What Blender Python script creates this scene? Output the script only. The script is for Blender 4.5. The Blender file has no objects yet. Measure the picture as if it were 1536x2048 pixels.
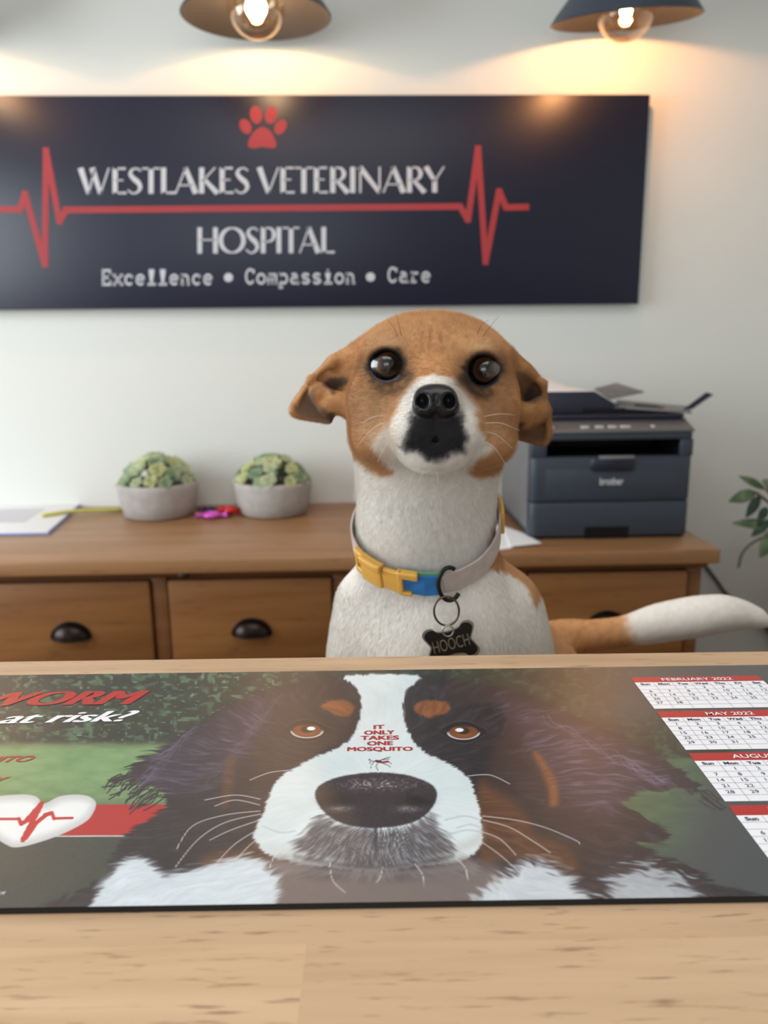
import bpy, bmesh, math, random
import numpy as np
from mathutils import Vector, Matrix

random.seed(4)
scene = bpy.context.scene
COL = scene.collection

# ------------------------------------------------------------------ camera
CZ = 1.175                    # camera height
F = 1548.8                    # focal length in pixels of the 1536x2048 frame
PITCH, ROLL, YAW = 0.21298, 0.010936, -0.02852
_fw = np.array([0, math.cos(PITCH), -math.sin(PITCH)])
_r0 = np.array([1, 0, 0.]); _u0 = np.array([0, math.sin(PITCH), math.cos(PITCH)])
_R = _r0*math.cos(ROLL) - _u0*math.sin(ROLL)
_U = _u0*math.cos(ROLL) + _r0*math.sin(ROLL)
_c, _s = math.cos(YAW), math.sin(YAW)
_M = np.array([[_c, -_s, 0], [_s, _c, 0], [0, 0, 1]])
FW, RT, UP = _M@_fw, _M@_R, _M@_U
CAM = np.array([0, 0, CZ])

cam = bpy.data.cameras.new('camera')
cam.sensor_fit = 'VERTICAL'; cam.sensor_height = 36; cam.lens = F*36/2048
cam.clip_start = 0.02
cam.dof.use_dof = True; cam.dof.focus_distance = 0.355; cam.dof.aperture_fstop = 11.5
camo = bpy.data.objects.new('camera', cam); COL.objects.link(camo)
camo.matrix_world = Matrix(((RT[0], UP[0], -FW[0], 0), (RT[1], UP[1], -FW[1], 0), (RT[2], UP[2], -FW[2], CZ), (0, 0, 0, 1)))
scene.camera = camo

# ------------------------------------------------------------------ world, lights, exposure
scene.view_settings.view_transform = 'Standard'; scene.view_settings.look = 'None'
scene.view_settings.exposure = 0.13; scene.view_settings.gamma = 1
scene.view_settings.use_curve_mapping = False
w = bpy.data.worlds.new('sky'); scene.world = w; w.use_nodes = True
w.node_tree.nodes['Background'].inputs[0].default_value = (0.80, 0.90, 1.0, 1)
w.node_tree.nodes['Background'].inputs[1].default_value = 1.0

def area(name, loc, target, sx, sy, power, color):
    l = bpy.data.lights.new(name, 'AREA'); l.shape = 'RECTANGLE'; l.size = sx; l.size_y = sy
    l.energy = power; l.color = color
    o = bpy.data.objects.new(name, l); COL.objects.link(o); o.location = loc
    o.rotation_euler = (Vector(target)-Vector(loc)).to_track_quat('-Z', 'Y').to_euler()
    o['kind'] = 'helper'
    return o
area('window_daylight', (-0.9, -2.55, 1.65), (-0.9, 0, 1.45), 2.6, 1.5, 20, (0.93, 0.97, 1.0))
area('side_window_daylight', (-2.52, 0.7, 1.5), (0, 0.75, 1.35), 1.9, 1.4, 57, (0.90, 0.96, 1.0))
area('ceiling_panel_light', (0.0, 0.2, 2.655), (0.0, 0.2, 0), 1.8, 1.2, 17, (1.0, 0.97, 0.93))
BULB_W = 7.0

# ------------------------------------------------------------------ projection helpers
def ray(px, py):
    return FW + RT*(px-768)/F + UP*(1024-py)/F
def P(px, py, Y):                       # point of the pixel's sight line at depth Y
    d = ray(px, py); return CAM + d*(Y/d[1])
def onz(px, py, z):                     # ... on the level plane z
    d = ray(px, py); return CAM + d*((z-CZ)/d[2])
def proj(X, Y, Z):
    dx, dy, dz = X, Y, Z-CZ
    zc = dx*FW[0]+dy*FW[1]+dz*FW[2]
    return 768+F*(dx*RT[0]+dy*RT[1]+dz*RT[2])/zc, 1024-F*(dx*UP[0]+dy*UP[1]+dz*UP[2])/zc
def px2m(n, Y): return n*Y*1.0/F

# ------------------------------------------------------------------ materials
def lin(c):
    c = np.asarray(c, float)/255.0
    return np.where(c <= 0.04045, c/12.92, ((c+0.055)/1.055)**2.4)
def L4(c):
    l = lin(c); return (float(l[0]), float(l[1]), float(l[2]), 1.0)
def new_mat(name):
    m = bpy.data.materials.new(name); m.use_nodes = True
    nt = m.node_tree; b = nt.nodes['Principled BSDF']
    return m, nt, b
def N(nt, t, **kw):
    n = nt.nodes.new(t)
    for k, v in kw.items(): setattr(n, k, v)
    return n
def mat(name, rgb, rough=0.5, metal=0.0, spec=0.5, vary=0.0, scale=8.0, bump=0.0, coat=0.0):
    m, nt, b = new_mat(name)
    b.inputs['Base Color'].default_value = L4(rgb)
    b.inputs['Roughness'].default_value = rough; b.inputs['Metallic'].default_value = metal
    b.inputs['Specular IOR Level'].default_value = spec
    b.inputs['Coat Weight'].default_value = coat
    if vary or bump:
        tc = N(nt, 'ShaderNodeTexCoord'); nz = N(nt, 'ShaderNodeTexNoise')
        nz.inputs['Scale'].default_value = scale; nz.inputs['Detail'].default_value = 6
        nt.links.new(tc.outputs['Object'], nz.inputs['Vector'])
        if vary:
            cr = N(nt, 'ShaderNodeValToRGB')
            a = lin(rgb)*(1-vary); c = np.minimum(lin(rgb)*(1+vary), 1)
            cr.color_ramp.elements[0].position = .3; cr.color_ramp.elements[1].position = .7
            cr.color_ramp.elements[0].color = (*a, 1); cr.color_ramp.elements[1].color = (*c, 1)
            nt.links.new(nz.outputs['Fac'], cr.inputs[0]); nt.links.new(cr.outputs[0], b.inputs['Base Color'])
        if bump:
            bp = N(nt, 'ShaderNodeBump'); bp.inputs['Strength'].default_value = bump; bp.inputs['Distance'].default_value = .002
            nt.links.new(nz.outputs['Fac'], bp.inputs['Height']); nt.links.new(bp.outputs[0], b.inputs['Normal'])
    return m
def vcol_mat(name, attr, rough=.5, spec=.5, bump=0):
    m, nt, b = new_mat(name)
    a = N(nt, 'ShaderNodeAttribute', attribute_name=attr)
    nt.links.new(a.outputs['Color'], b.inputs['Base Color'])
    b.inputs['Roughness'].default_value = rough; b.inputs['Specular IOR Level'].default_value = spec
    return m

def wood(name, light, dark, pore, rough, rows=None, gscale=(1.2, 26, 26), contrast=1.0, spec=.4, patch=0.35, pmix=.55, fscale=(8, 5, 5)):
    """lengthwise-grained wood; rows=(x0,y0,width,height) adds staves of differing tone"""
    m, nt, b = new_mat(name); lk = nt.links.new
    tc = N(nt, 'ShaderNodeTexCoord')
    def mapped(sc, loc=(0, 0, 0), src=None):
        mp = N(nt, 'ShaderNodeMapping'); mp.inputs['Scale'].default_value = sc; mp.inputs['Location'].default_value = loc
        lk(src or tc.outputs['Object'], mp.inputs['Vector']); return mp.outputs[0]
    vec = tc.outputs['Object']
    stave = None
    if rows:
        br = N(nt, 'ShaderNodeTexBrick'); br.offset = .5
        br.inputs['Scale'].default_value = 1; br.inputs['Mortar Size'].default_value = 0
        br.inputs['Bias'].default_value = 0
        br.inputs['Brick Width'].default_value = rows[2]; br.inputs['Row Height'].default_value = rows[3]
        br.inputs['Color1'].default_value = (1, 1, 1, 1); br.inputs['Color2'].default_value = (0, 0, 0, 1)
        mp = N(nt, 'ShaderNodeMapping'); mp.inputs['Location'].default_value = (-rows[0], -rows[1], 0)
        lk(vec, mp.inputs['Vector']); lk(mp.outputs[0], br.inputs['Vector'])
        stave = br.outputs['Color']
        # shift the grain from stave to stave
        mul = N(nt, 'ShaderNodeVectorMath', operation='MULTIPLY_ADD')
        lk(stave, mul.inputs[0]); mul.inputs[1].default_value = (3.1, 1.7, 2.3); lk(vec, mul.inputs[2])
        vec = mul.outputs[0]
    wv = N(nt, 'ShaderNodeTexNoise'); wv.inputs['Scale'].default_value = 1; wv.inputs['Detail'].default_value = 5
    wv.inputs['Distortion'].default_value = .6
    lk(mapped(gscale, src=vec), wv.inputs['Vector'])
    fine = N(nt, 'ShaderNodeTexNoise'); fine.inputs['Scale'].default_value = 1; fine.inputs['Detail'].default_value = 3
    lk(mapped(tuple(g*f_ for g, f_ in zip(gscale, fscale)), src=vec), fine.inputs['Vector'])
    cr = N(nt, 'ShaderNodeValToRGB')
    cr.color_ramp.elements[0].position = .5-.22/contrast; cr.color_ramp.elements[1].position = .5+.22/contrast
    cr.color_ramp.elements[0].color = L4(dark); cr.color_ramp.elements[1].color = L4(light)
    lk(wv.outputs['Fac'], cr.inputs[0])
    pr = N(nt, 'ShaderNodeValToRGB'); pr.color_ramp.elements[0].position = .60; pr.color_ramp.elements[1].position = .74
    lk(fine.outputs['Fac'], pr.inputs[0])
    mx = N(nt, 'ShaderNodeMix', data_type='RGBA'); mx.inputs['B'].default_value = L4(pore)
    mf = N(nt, 'ShaderNodeMath', operation='MULTIPLY'); mf.inputs[1].default_value = pmix
    lk(pr.outputs[0], mf.inputs[0]); lk(mf.outputs[0], mx.inputs['Factor']); lk(cr.outputs[0], mx.inputs['A'])
    out = mx.outputs['Result']
    if rows:
        m2 = N(nt, 'ShaderNodeMix', data_type='RGBA', blend_type='MULTIPLY'); m2.inputs['Factor'].default_value = 1
        cr2 = N(nt, 'ShaderNodeValToRGB')
        cr2.color_ramp.elements[0].color = (1-patch, 1-patch*1.05, 1-patch*1.1, 1); cr2.color_ramp.elements[1].color = (1, 1, 1, 1)
        lk(stave, cr2.inputs[0]); lk(out, m2.inputs['A']); lk(cr2.outputs[0], m2.inputs['B']); out = m2.outputs['Result']
    lk(out, b.inputs['Base Color'])
    b.inputs['Roughness'].default_value = rough; b.inputs['Specular IOR Level'].default_value = spec
    bp = N(nt, 'ShaderNodeBump'); bp.inputs['Strength'].default_value = .12; bp.inputs['Distance'].default_value = .0006
    lk(fine.outputs['Fac'], bp.inputs['Height']); lk(bp.outputs[0], b.inputs['Normal'])
    return m

# ------------------------------------------------------------------ mesh helpers
class MB:
    def __init__(s): s.v = []; s.f = []; s.m = []
    def add(s, v, f, mi=0):
        o = len(s.v); s.v += [tuple(map(float, p)) for p in v]
        s.f += [tuple(int(i)+o for i in q) for q in f]; s.m += [mi]*len(f); return s
    def box(s, x0, x1, y0, y1, z0, z1, mi=0):
        return s.hexa([(x0, y0, z0), (x1, y0, z0), (x1, y1, z0), (x0, y1, z0)], [(x0, y0, z1), (x1, y0, z1), (x1, y1, z1), (x0, y1, z1)], mi)
    def hexa(s, b, t, mi=0):            # bottom and top loop, counter-clockwise from above
        n = len(b); v = list(b)+list(t)
        f = [tuple(range(n-1, -1, -1)), tuple(range(n, 2*n))]+[(i, (i+1) % n, n+(i+1) % n, n+i) for i in range(n)]
        return s.add(v, f, mi)
    def tube(s, pts, rad, n=10, mi=0, closed=False, flat=None):
        pts = [np.array(p, float) for p in pts]; K = len(pts)
        if np.isscalar(rad): rad = [rad]*K
        T = []
        for i in range(K):
            a = pts[(i-1) % K] if closed else pts[max(i-1, 0)]; b = pts[(i+1) % K] if closed else pts[min(i+1, K-1)]
            t = b-a; T.append(t/(np.linalg.norm(t)+1e-12))
        ref = np.array([0, 0, 1.]) if abs(T[0][2]) < .9 else np.array([1., 0, 0])
        u = np.cross(T[0], ref); u /= np.linalg.norm(u)
        v = []
        for i in range(K):
            u = u-T[i]*np.dot(u, T[i]); u /= np.linalg.norm(u); w_ = np.cross(T[i], u)
            for k in range(n):
                a = 2*math.pi*k/n; v.append(pts[i]+rad[i]*(u*math.cos(a)+w_*math.sin(a)))
        f = []
        for i in range(K if closed else K-1):
            j = (i+1) % K
            for k in range(n): f.append((i*n+k, i*n+(k+1) % n, j*n+(k+1) % n, j*n+k))
        if not closed: f += [tuple(range(n-1, -1, -1)), tuple((K-1)*n+k for k in range(n))]
        return s.add(v, f, mi)
    def lathe(s, prof, c, n=40, mi=0, M=None):   # prof: (radius, height) list
        v = []; K = len(prof)
        for r, h in prof:
            for k in range(n):
                a = 2*math.pi*k/n; p = Vector((r*math.cos(a), r*math.sin(a), h))
                if M: p = M @ p
                v.append((p[0]+c[0], p[1]+c[1], p[2]+c[2]))
        f = [(i*n+k, i*n+(k+1) % n, (i+1)*n+(k+1) % n, (i+1)*n+k) for i in range(K-1) for k in range(n)]
        return s.add(v, f, mi)
    def sphere(s, c, r, nu=24, nv=14, mi=0, M=None):
        if np.isscalar(r): r = (r, r, r)
        v = [];
        for j in range(nv+1):
            t = math.pi*j/nv
            for i in range(nu):
                a = 2*math.pi*i/nu; p = Vector((r[0]*math.sin(t)*math.cos(a), r[1]*math.sin(t)*math.sin(a), r[2]*math.cos(t)))
                if M: p = M @ p
                v.append((p[0]+c[0], p[1]+c[1], p[2]+c[2]))
        f = [(j*nu+i, (j+1)*nu+i, (j+1)*nu+(i+1) % nu, j*nu+(i+1) % nu) for j in range(nv) for i in range(nu)]
        return s.add(v, f, mi)
    def prism(s, poly, fn, t0, t1, mi=0):     # poly 2D counter-clockwise, fn(u,v,t)->3D
        n = len(poly); v = [fn(u, w_, t0) for u, w_ in poly]+[fn(u, w_, t1) for u, w_ in poly]
        f = [tuple(range(n-1, -1, -1)), tuple(range(n, 2*n))]+[(i, (i+1) % n, n+(i+1) % n, n+i) for i in range(n)]
        return s.add(v, f, mi)
    def build(s, name, mats, parent=None, bevel=0, smooth=False, seg=2, subsurf=0, solid=0, origin=None):
        me = bpy.data.meshes.new(name)
        v = np.array(s.v, float).reshape(-1, 3)
        if origin is not None: v = v-np.array(origin)
        me.from_pydata([tuple(p) for p in v], [], s.f)
        for m in (mats if isinstance(mats, (list, tuple)) else [mats]): me.materials.append(m)
        me.polygons.foreach_set('material_index', s.m)
        if smooth: me.polygons.foreach_set('use_smooth', [True]*len(s.f))
        me.update()
        o = bpy.data.objects.new(name, me); COL.objects.link(o)
        if origin is not None: o.location = origin
        if parent is not None:
            o.parent = parent
            pl = Vector(parent.location)
            if parent.parent: pl = pl+Vector(parent.parent.location)
            o.location = Vector(o.location)-pl
        if solid:
            md = o.modifiers.new('solid', 'SOLIDIFY'); md.thickness = solid; md.offset = -1
        if bevel:
            md = o.modifiers.new('bevel', 'BEVEL'); md.width = bevel; md.segments = seg; md.limit_method = 'ANGLE'; md.angle_limit = math.radians(40)
            for p in me.polygons: p.use_smooth = True
            md.harden_normals = False
        if subsurf:
            md = o.modifiers.new('sub', 'SUBSURF'); md.levels = md.render_levels = subsurf
        return o
def tag(o, label, cat, group=None, kind=None):
    o['label'] = label; o['category'] = cat
    if group: o['group'] = group
    if kind: o['kind'] = kind
    return o
def thing(name, label, cat, loc=(0, 0, 0), group=None):
    o = bpy.data.objects.new(name, None); COL.objects.link(o); o.location = tuple(map(float, loc))
    o.empty_display_size = .02
    return tag(o, label, cat, group)
def struct(o, label=None, cat=None):
    o['kind'] = 'structure'
    if label: o['label'] = label
    if cat: o['category'] = cat
    return o

_tcache = {}
def text_geo(s, offset=0.0, shear=0.0, extrude=0.0):
    """(verts, faces) of a line of text: starts at x=0, baseline y=0, cap height 1"""
    key = (s, offset, shear, extrude)
    if key not in _tcache:
        cu = bpy.data.curves.new('t', 'FONT'); cu.body = s; cu.offset = offset; cu.shear = shear; cu.resolution_u = 4
        cu.extrude = extrude; cu.fill_mode = 'FRONT'
        o = bpy.data.objects.new('t', cu); COL.objects.link(o)
        dg = bpy.context.evaluated_depsgraph_get(); dg.update()
        me = bpy.data.meshes.new_from_object(o.evaluated_get(dg))
        v = np.array([p.co[:] for p in me.vertices]).reshape(-1, 3); f = [tuple(p.vertices) for p in me.polygons]
        bpy.data.objects.remove(o); bpy.data.curves.remove(cu); bpy.data.meshes.remove(me)
        if len(v):
            v = v/0.72
            v[:, 0] -= v[:, 0].min()
        _tcache[key] = (v, f)
    return _tcache[key]

def ribbon(pts, w0, w1=None, ws=None):
    """flat stroke along 2D points; returns verts2d, faces"""
    pts = np.array(pts, float); K = len(pts)
    if ws is None:
        w1 = w0 if w1 is None else w1; ws = np.linspace(w0, w1, K)
    v = []
    for i in range(K):
        a = pts[max(i-1, 0)]; b = pts[min(i+1, K-1)]
        t = b-a; t /= np.linalg.norm(t)+1e-9; n = np.array([-t[1], t[0]])
        k = 1.0
        if 0 < i < K-1:                     # mitre
            t1 = pts[i]-pts[i-1]; t1 /= np.linalg.norm(t1)+1e-9
            k = min(1/max(abs(np.dot(n, np.array([-t1[1], t1[0]]))), .3), 3.2)
        v += [pts[i]+n*ws[i]/2*k, pts[i]-n*ws[i]/2*k]
    f = [(2*i, 2*i+1, 2*i+3, 2*i+2) for i in range(K-1)]
    return v, f
def arc(cx, cy, rx, ry, a0, a1, n=14):
    return [(cx+rx*math.cos(math.radians(a0+(a1-a0)*i/n)), cy+ry*math.sin(math.radians(a0+(a1-a0)*i/n))) for i in range(n+1)]

# ------------------------------------------------------------------ numpy noise and polygons
def _hash(i, j, seed):
    n = (i.astype(np.int64)*374761393+j.astype(np.int64)*668265263+seed*1442695041) & 0x7fffffff
    n = ((n ^ (n >> 13))*1274126177) & 0x7fffffff
    return ((n ^ (n >> 16)) & 0xffff).astype(np.float32)/65535.0
def vnoise(x, y, seed=0):
    xi, yi = np.floor(x), np.floor(y); fx, fy = (x-xi).astype(np.float32), (y-yi).astype(np.float32)
    fx = fx*fx*(3-2*fx); fy = fy*fy*(3-2*fy)
    a, b, c, d = _hash(xi, yi, seed), _hash(xi+1, yi, seed), _hash(xi, yi+1, seed), _hash(xi+1, yi+1, seed)
    return (a*(1-fx)+b*fx)*(1-fy)+(c*(1-fx)+d*fx)*fy
def fbm(x, y, seed=0, o=3):
    r = 0; a = .5; t = 0
    for k in range(o):
        r = r+a*vnoise(x*2**k, y*2**k, seed+k*7); t += a; a *= .5
    return r/t
def sdpoly(x, y, poly):
    """signed distance to polygon, negative inside"""
    p = np.array(poly, np.float32); n = len(p)
    d = np.full(np.broadcast(x, y).shape, 1e9, np.float32); sgn = np.ones_like(d)
    for i in range(n):
        a = p[i]; b = p[i-1]; e = b-a
        wx, wy = x-a[0], y-a[1]
        t = np.clip((wx*e[0]+wy*e[1])/(e[0]**2+e[1]**2+1e-12), 0, 1)
        d = np.minimum(d, (wx-e[0]*t)**2+(wy-e[1]*t)**2)
        c1 = y >= a[1]; c2 = y < b[1]; c3 = (e[0]*wy) > (e[1]*wx)
        flip = (c1 & c2 & c3) | (~c1 & ~c2 & ~c3)
        sgn = np.where(flip, -sgn, sgn)
    return sgn*np.sqrt(d)
def sdline(x, y, pts):
    d = np.full(x.shape, 1e9, np.float32)
    for i in range(len(pts)-1):
        a = np.array(pts[i], float); e = np.array(pts[i+1], float)-a
        wx, wy = x-a[0], y-a[1]; t = np.clip((wx*e[0]+wy*e[1])/(e[0]**2+e[1]**2+1e-12), 0, 1)
        d = np.minimum(d, (wx-e[0]*t)**2+(wy-e[1]*t)**2)
    return np.sqrt(d)
def sm(e0, e1, x):
    t = np.clip((x-e0)/(e1-e0), 0, 1); return t*t*(3-2*t)
def smooth_poly(pts, n=4, closed=True):
    p = np.array(pts, float); K = len(p); out = []
    for i in range(K if closed else K-1):
        p0, p1, p2, p3 = (p[(i-1) % K], p[i], p[(i+1) % K], p[(i+2) % K]) if closed else (p[max(i-1, 0)], p[i], p[i+1], p[min(i+2, K-1)])
        for k in range(n):
            t = k/n
            out.append(.5*((2*p1)+(-p0+p2)*t+(2*p0-5*p1+4*p2-p3)*t*t+(-p0+3*p1-3*p2+p3)*t**3))
    if not closed: out.append(p[-1])
    return np.array(out)

# ================================================================== SETTING
ST = 0.72                                   # sideboard top height
WALL_Y = 2.25
XL, XR, YF, ZC = -2.6, 2.3, -2.6, 2.7
M_wall = mat('wall_paint', (222, 224, 219), .65, spec=.3, vary=.01, scale=3)
M_ceil = mat('ceiling_paint', (196, 196, 194), .8)
M_floor = wood('floor_boards', (150, 120, 92), (118, 90, 66), (80, 60, 45), .4, rows=(0, 0, 1.2, .14), patch=.2)
M_white = mat('white_trim', (232, 232, 230), .4)
struct(MB().box(XL-.1, XR+.1, YF-.1, WALL_Y+.1, -.1, 0).build('floor', M_floor))
struct(MB().box(XL-.1, XR+.1, YF-.1, WALL_Y+.1, ZC, ZC+.1).build('ceiling', M_ceil))
struct(MB().box(XL-.1, XR+.1, WALL_Y, WALL_Y+.1, 0, ZC).build('wall_back', M_wall))
struct(MB().box(XR, XR+.1, YF, WALL_Y, 0, ZC).build('wall_right', M_wall))
def wall_with_opening(name, along, pos, a0, a1, o0, o1, z0, z1):
    m = MB()
    def bx(p0, p1, q0, q1):
        if along == 'x': m.box(p0, p1, pos-.1, pos, q0, q1)
        else: m.box(pos-.1, pos, p0, p1, q0, q1)
    bx(a0, o0, 0, ZC); bx(o1, a1, 0, ZC); bx(o0, o1, 0, z0); bx(o0, o1, z1, ZC)
    struct(m.build(name, M_wall))
wall_with_opening('wall_front', 'x', YF, XL, XR, -2.25, .45, .88, 2.42)
wall_with_opening('wall_left', 'y', XL, YF, WALL_Y, -.25, 1.65, .80, 2.20)
M_pane, nt, b = new_mat('window_glass')
tr = N(nt, 'ShaderNodeBsdfTransparent'); gl = N(nt, 'ShaderNodeBsdfGlossy'); ms = N(nt, 'ShaderNodeMixShader')
gl.inputs['Roughness'].default_value = .02; ms.inputs[0].default_value = .08
nt.links.new(tr.outputs[0], ms.inputs[1]); nt.links.new(gl.outputs[0], ms.inputs[2])
nt.links.new(ms.outputs[0], nt.nodes['Material Output'].inputs[0])
def window(name, along, pos, o0, o1, z0, z1):
    root = bpy.data.objects.new(name, None); COL.objects.link(root); struct(root)
    m = MB(); g = MB()
    def bx(k, p0, p1, q0, q1, d0, d1):
        if along == 'x': k.box(p0, p1, pos-d1, pos-d0, q0, q1)
        else: k.box(pos-d1, pos-d0, p0, p1, q0, q1)
    t = .05; c = (o0+o1)/2
    for p in ((o0, o0+t, z0, z1), (o1-t, o1, z0, z1), (o0+t, o1-t, z0, z0+t), (o0+t, o1-t, z1-t, z1), (c-t/2, c+t/2, z0+t, z1-t)): bx(m, *p, .03, .08)
    bx(g, o0+t, c-t/2, z0+t, z1-t, .05, .056); bx(g, c+t/2, o1-t, z0+t, z1-t, .05, .056)
    m.build('window_frame', M_white, root); g.build('window_pane', M_pane, root)
window('window_1', 'x', YF, -2.25, .45, .88, 2.42)
window('window_2', 'y', XL, -.25, 1.65, .80, 2.20)
struct(MB().box(XL, XR, WALL_Y-.015, WALL_Y, 0, .1).build('baseboard_back', M_white, bevel=.003))

# ================================================================== RECEPTION COUNTER (turned a little against the back wall)
AM = -0.0219                                  # yaw of counter and mat
CT = 1.0
ca, sa = math.cos(AM), math.sin(AM)
def m2w(a, b_, z): return (ca*a-sa*b_, sa*a+ca*b_, z)
def w2m(x, y): return (ca*x+sa*y, -sa*x+ca*y)
EDGE_B = w2m(*onz(768, 1310, CT)[:2])[1]      # far edge of the worktop
jx, jy = w2m(*onz(613, 1887, CT)[:2])
M_top = wood('pale_staves', (216, 185, 152), (188, 155, 121), (128, 96, 72), .42, rows=(jx, jy-.045*8, .6, .045), gscale=(6, 80, 80), patch=.32, contrast=.9, spec=.35, pmix=.75, fscale=(9, 7, 7))
M_panel = mat('counter_panel', (226, 224, 218), .5)
ctr = thing('reception_counter', 'pale timber reception counter top carrying the printed desk mat, in front of the dog', 'counter')
m = MB(); m.hexa([(-1.0, -.14, CT-.038), (1.0, -.14, CT-.038), (1.0, EDGE_B, CT-.038), (-1.0, EDGE_B, CT-.038)], [(-1.0, -.14, CT), (1.0, -.14, CT), (1.0, EDGE_B, CT), (-1.0, EDGE_B, CT)])
o = m.build('worktop', M_top, ctr, bevel=.0025)
o.rotation_euler.z = AM
for nm, bx in (('front_panel', (-.95, .95, -.10, -.07)), ('side_panel', (-.95, -.92, -.07, EDGE_B-.03)), ('side_panel', (.92, .95, -.07, EDGE_B-.03))):
    m = MB(); m.box(*bx, 0.001, CT-.038); o = m.build(nm, M_panel, ctr); o.rotation_euler.z = AM

# ================================================================== SIDEBOARD
M_sb = wood('brown_timber', (164, 122, 84), (138, 98, 62), (96, 64, 38), .38, gscale=(1.6, 22, 22), spec=.5)
M_sbf = wood('drawer_timber', (144, 99, 57), (120, 77, 40), (84, 52, 26), .42, gscale=(1.6, 22, 22), spec=.35)
M_sbd = wood('frame_timber', (128, 86, 50), (104, 66, 36), (74, 46, 24), .45, gscale=(1.6, 22, 22))
M_bronze = mat('dark_bronze', (44, 36, 34), .3, metal=.8, vary=.3, scale=40)
SF = onz(1443, 1099, ST)[1]                   # front edge depth of the top
SXR = onz(1443, 1099, ST)[0]
DRW = onz(0, 1127, ST)[1]
def sx(px): return P(px, 1200, SF+.02)[0]
def sz(py, px=400): return P(px, py, SF+.02)[2]
pitch = (sx(861)-sx(133))/2
x_c1 = sx(133)
SXL = sx(-440)
sb = thing('sideboard', 'long brown wooden sideboard with bronze cup handles, against the back wall', 'sideboard', ((SXL+SXR)/2, (SF+WALL_Y)/2, 0))
TT = .033
MB().box(SXL-.02, SXR, SF, WALL_Y-.004, ST-TT, ST).build('top', M_sb, sb, bevel=.004)
body_r = sx(1405); body_l = SXL+.02
fy = SF+.035                                   # face frame plane
m = MB()
m.box(body_l, body_r, fy+.02, WALL_Y-.02, .08, ST-TT)                       # carcass
zt = sz(1163); zb = zt-.20
m.box(body_l, body_r, fy, fy+.02, zt+.006, ST-TT-.012)                      # top rail
m.box(body_l, body_r, fy, fy+.02, .08, zb-.006)                             # lower front
cents = [x_c1+pitch*k for k in (-1, 0, 1, 2, 3)]
hw = (sx(655)-sx(328))/2
edges = [body_l]+[v for c in cents for v in (c-hw-.004, c+hw+.004)]+[body_r]
for i in range(0, len(edges), 2): m.box(edges[i], edges[i+1], fy, fy+.02, zb-.006, zt+.006)
m.build('carcass', M_sbd, sb, bevel=.002)
m = MB(); m.hexa([(body_l-.004, fy-.006, ST-TT-.016), (body_r+.004, fy-.006, ST-TT-.016), (body_r+.004, WALL_Y-.02, ST-TT-.016), (body_l-.004, WALL_Y-.02, ST-TT-.016)],
               [(body_l-.012, fy-.018, ST-TT), (body_r+.012, fy-.018, ST-TT), (body_r+.012, WALL_Y-.02, ST-TT), (body_l-.012, WALL_Y-.02, ST-TT)])
m.build('cornice', M_sbd, sb, bevel=.002)
for k, c in enumerate(cents):
    m = MB(); m.box(c-hw, c+hw, fy-.008, fy+.012, zb, zt); d = m.build('drawer', M_sbf, sb, bevel=.003, origin=(c, fy, (zb+zt)/2))
    hz = sz(1273); a_, h_, dp = px2m(39, SF), px2m(33, SF), .026
    v = []; f = []; nu, nv = 22, 9
    for j in range(nv+1):
        t = math.pi/2*j/nv
        for i in range(nu+1):
            u = math.pi*i/nu
            v.append((c+a_*math.cos(u)*math.cos(t), fy-.009-dp*math.sin(u)*math.cos(t), hz+h_*math.sin(t)))
    for j in range(nv):
        for i in range(nu): f.append((j*(nu+1)+i, j*(nu+1)+i+1, (j+1)*(nu+1)+i+1, (j+1)*(nu+1)+i))
    m = MB(); m.add(v, f)
    rim = [(c+(a_+.003)*math.cos(math.pi*i/20), fy-.010, hz+(h_+.003)*math.sin(math.pi*i/20)) for i in range(21)]
    m.tube(rim, .0022, 6); m.tube([(c+(a_)*math.cos(math.pi*i/20), fy-.009-dp*math.sin(math.pi*i/20), hz) for i in range(21)], .0016, 6)
    m.build('handle', M_bronze, d, smooth=True)
m = MB(); q = P(367, 1148, fy-.02); m.sphere(q, (.014, .014, .011), 14, 8); m.build('catch', mat('dark_catch', (40, 26, 18), .5), sb, smooth=True)
for x in (body_l+.04, body_r-.04):
    for y in (fy+.05, WALL_Y-.08): MB().box(x-.03, x+.03, y-.03, y+.03, 0.001, .08).build('foot', M_sbd, sb, bevel=.004)

# ================================================================== WALL SIGN
SY = WALL_Y-.035                                # front face of the sign
M_sign = mat('sign_navy', (19, 23, 46), .36, spec=.45)
M_signw = mat('sign_white_print', (196, 199, 207), .45)
M_signr = mat('sign_red_print', (160, 44, 50), .45)
cxs = P(525, 400, SY)[0]
sr = (P(1298, 190, SY)[0]+P(1279, 607, SY)[0])/2; sl = 2*cxs-sr
s_t, s_b = P(700, 190, SY)[2], P(700, 613, SY)[2]
sg = thing('wall_sign', 'wide navy sign with white lettering and red heartbeat line on the back wall', 'sign', (cxs, WALL_Y, s_b))
MB().box(sl, sr, SY, SY+.012, s_b, s_t).build('panel', M_sign, sg, bevel=.0015)
M_st = mat('steel', (150, 150, 150), .3, metal=1)
for x in (sl+.06, sr-.06):
    for z in (s_b+.06, s_t-.06): MB().tube([(x, SY+.012, z), (x, WALL_Y, z)], .008, 12).build('standoff', M_st, sg, smooth=True)
def sp(px, py): p = P(px, py, SY); return np.array([p[0], p[2]])
def flat(mb, v2, f, y, mi=0):
    mb.add([(p[0], y, p[1]) for p in v2], f, mi)
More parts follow.
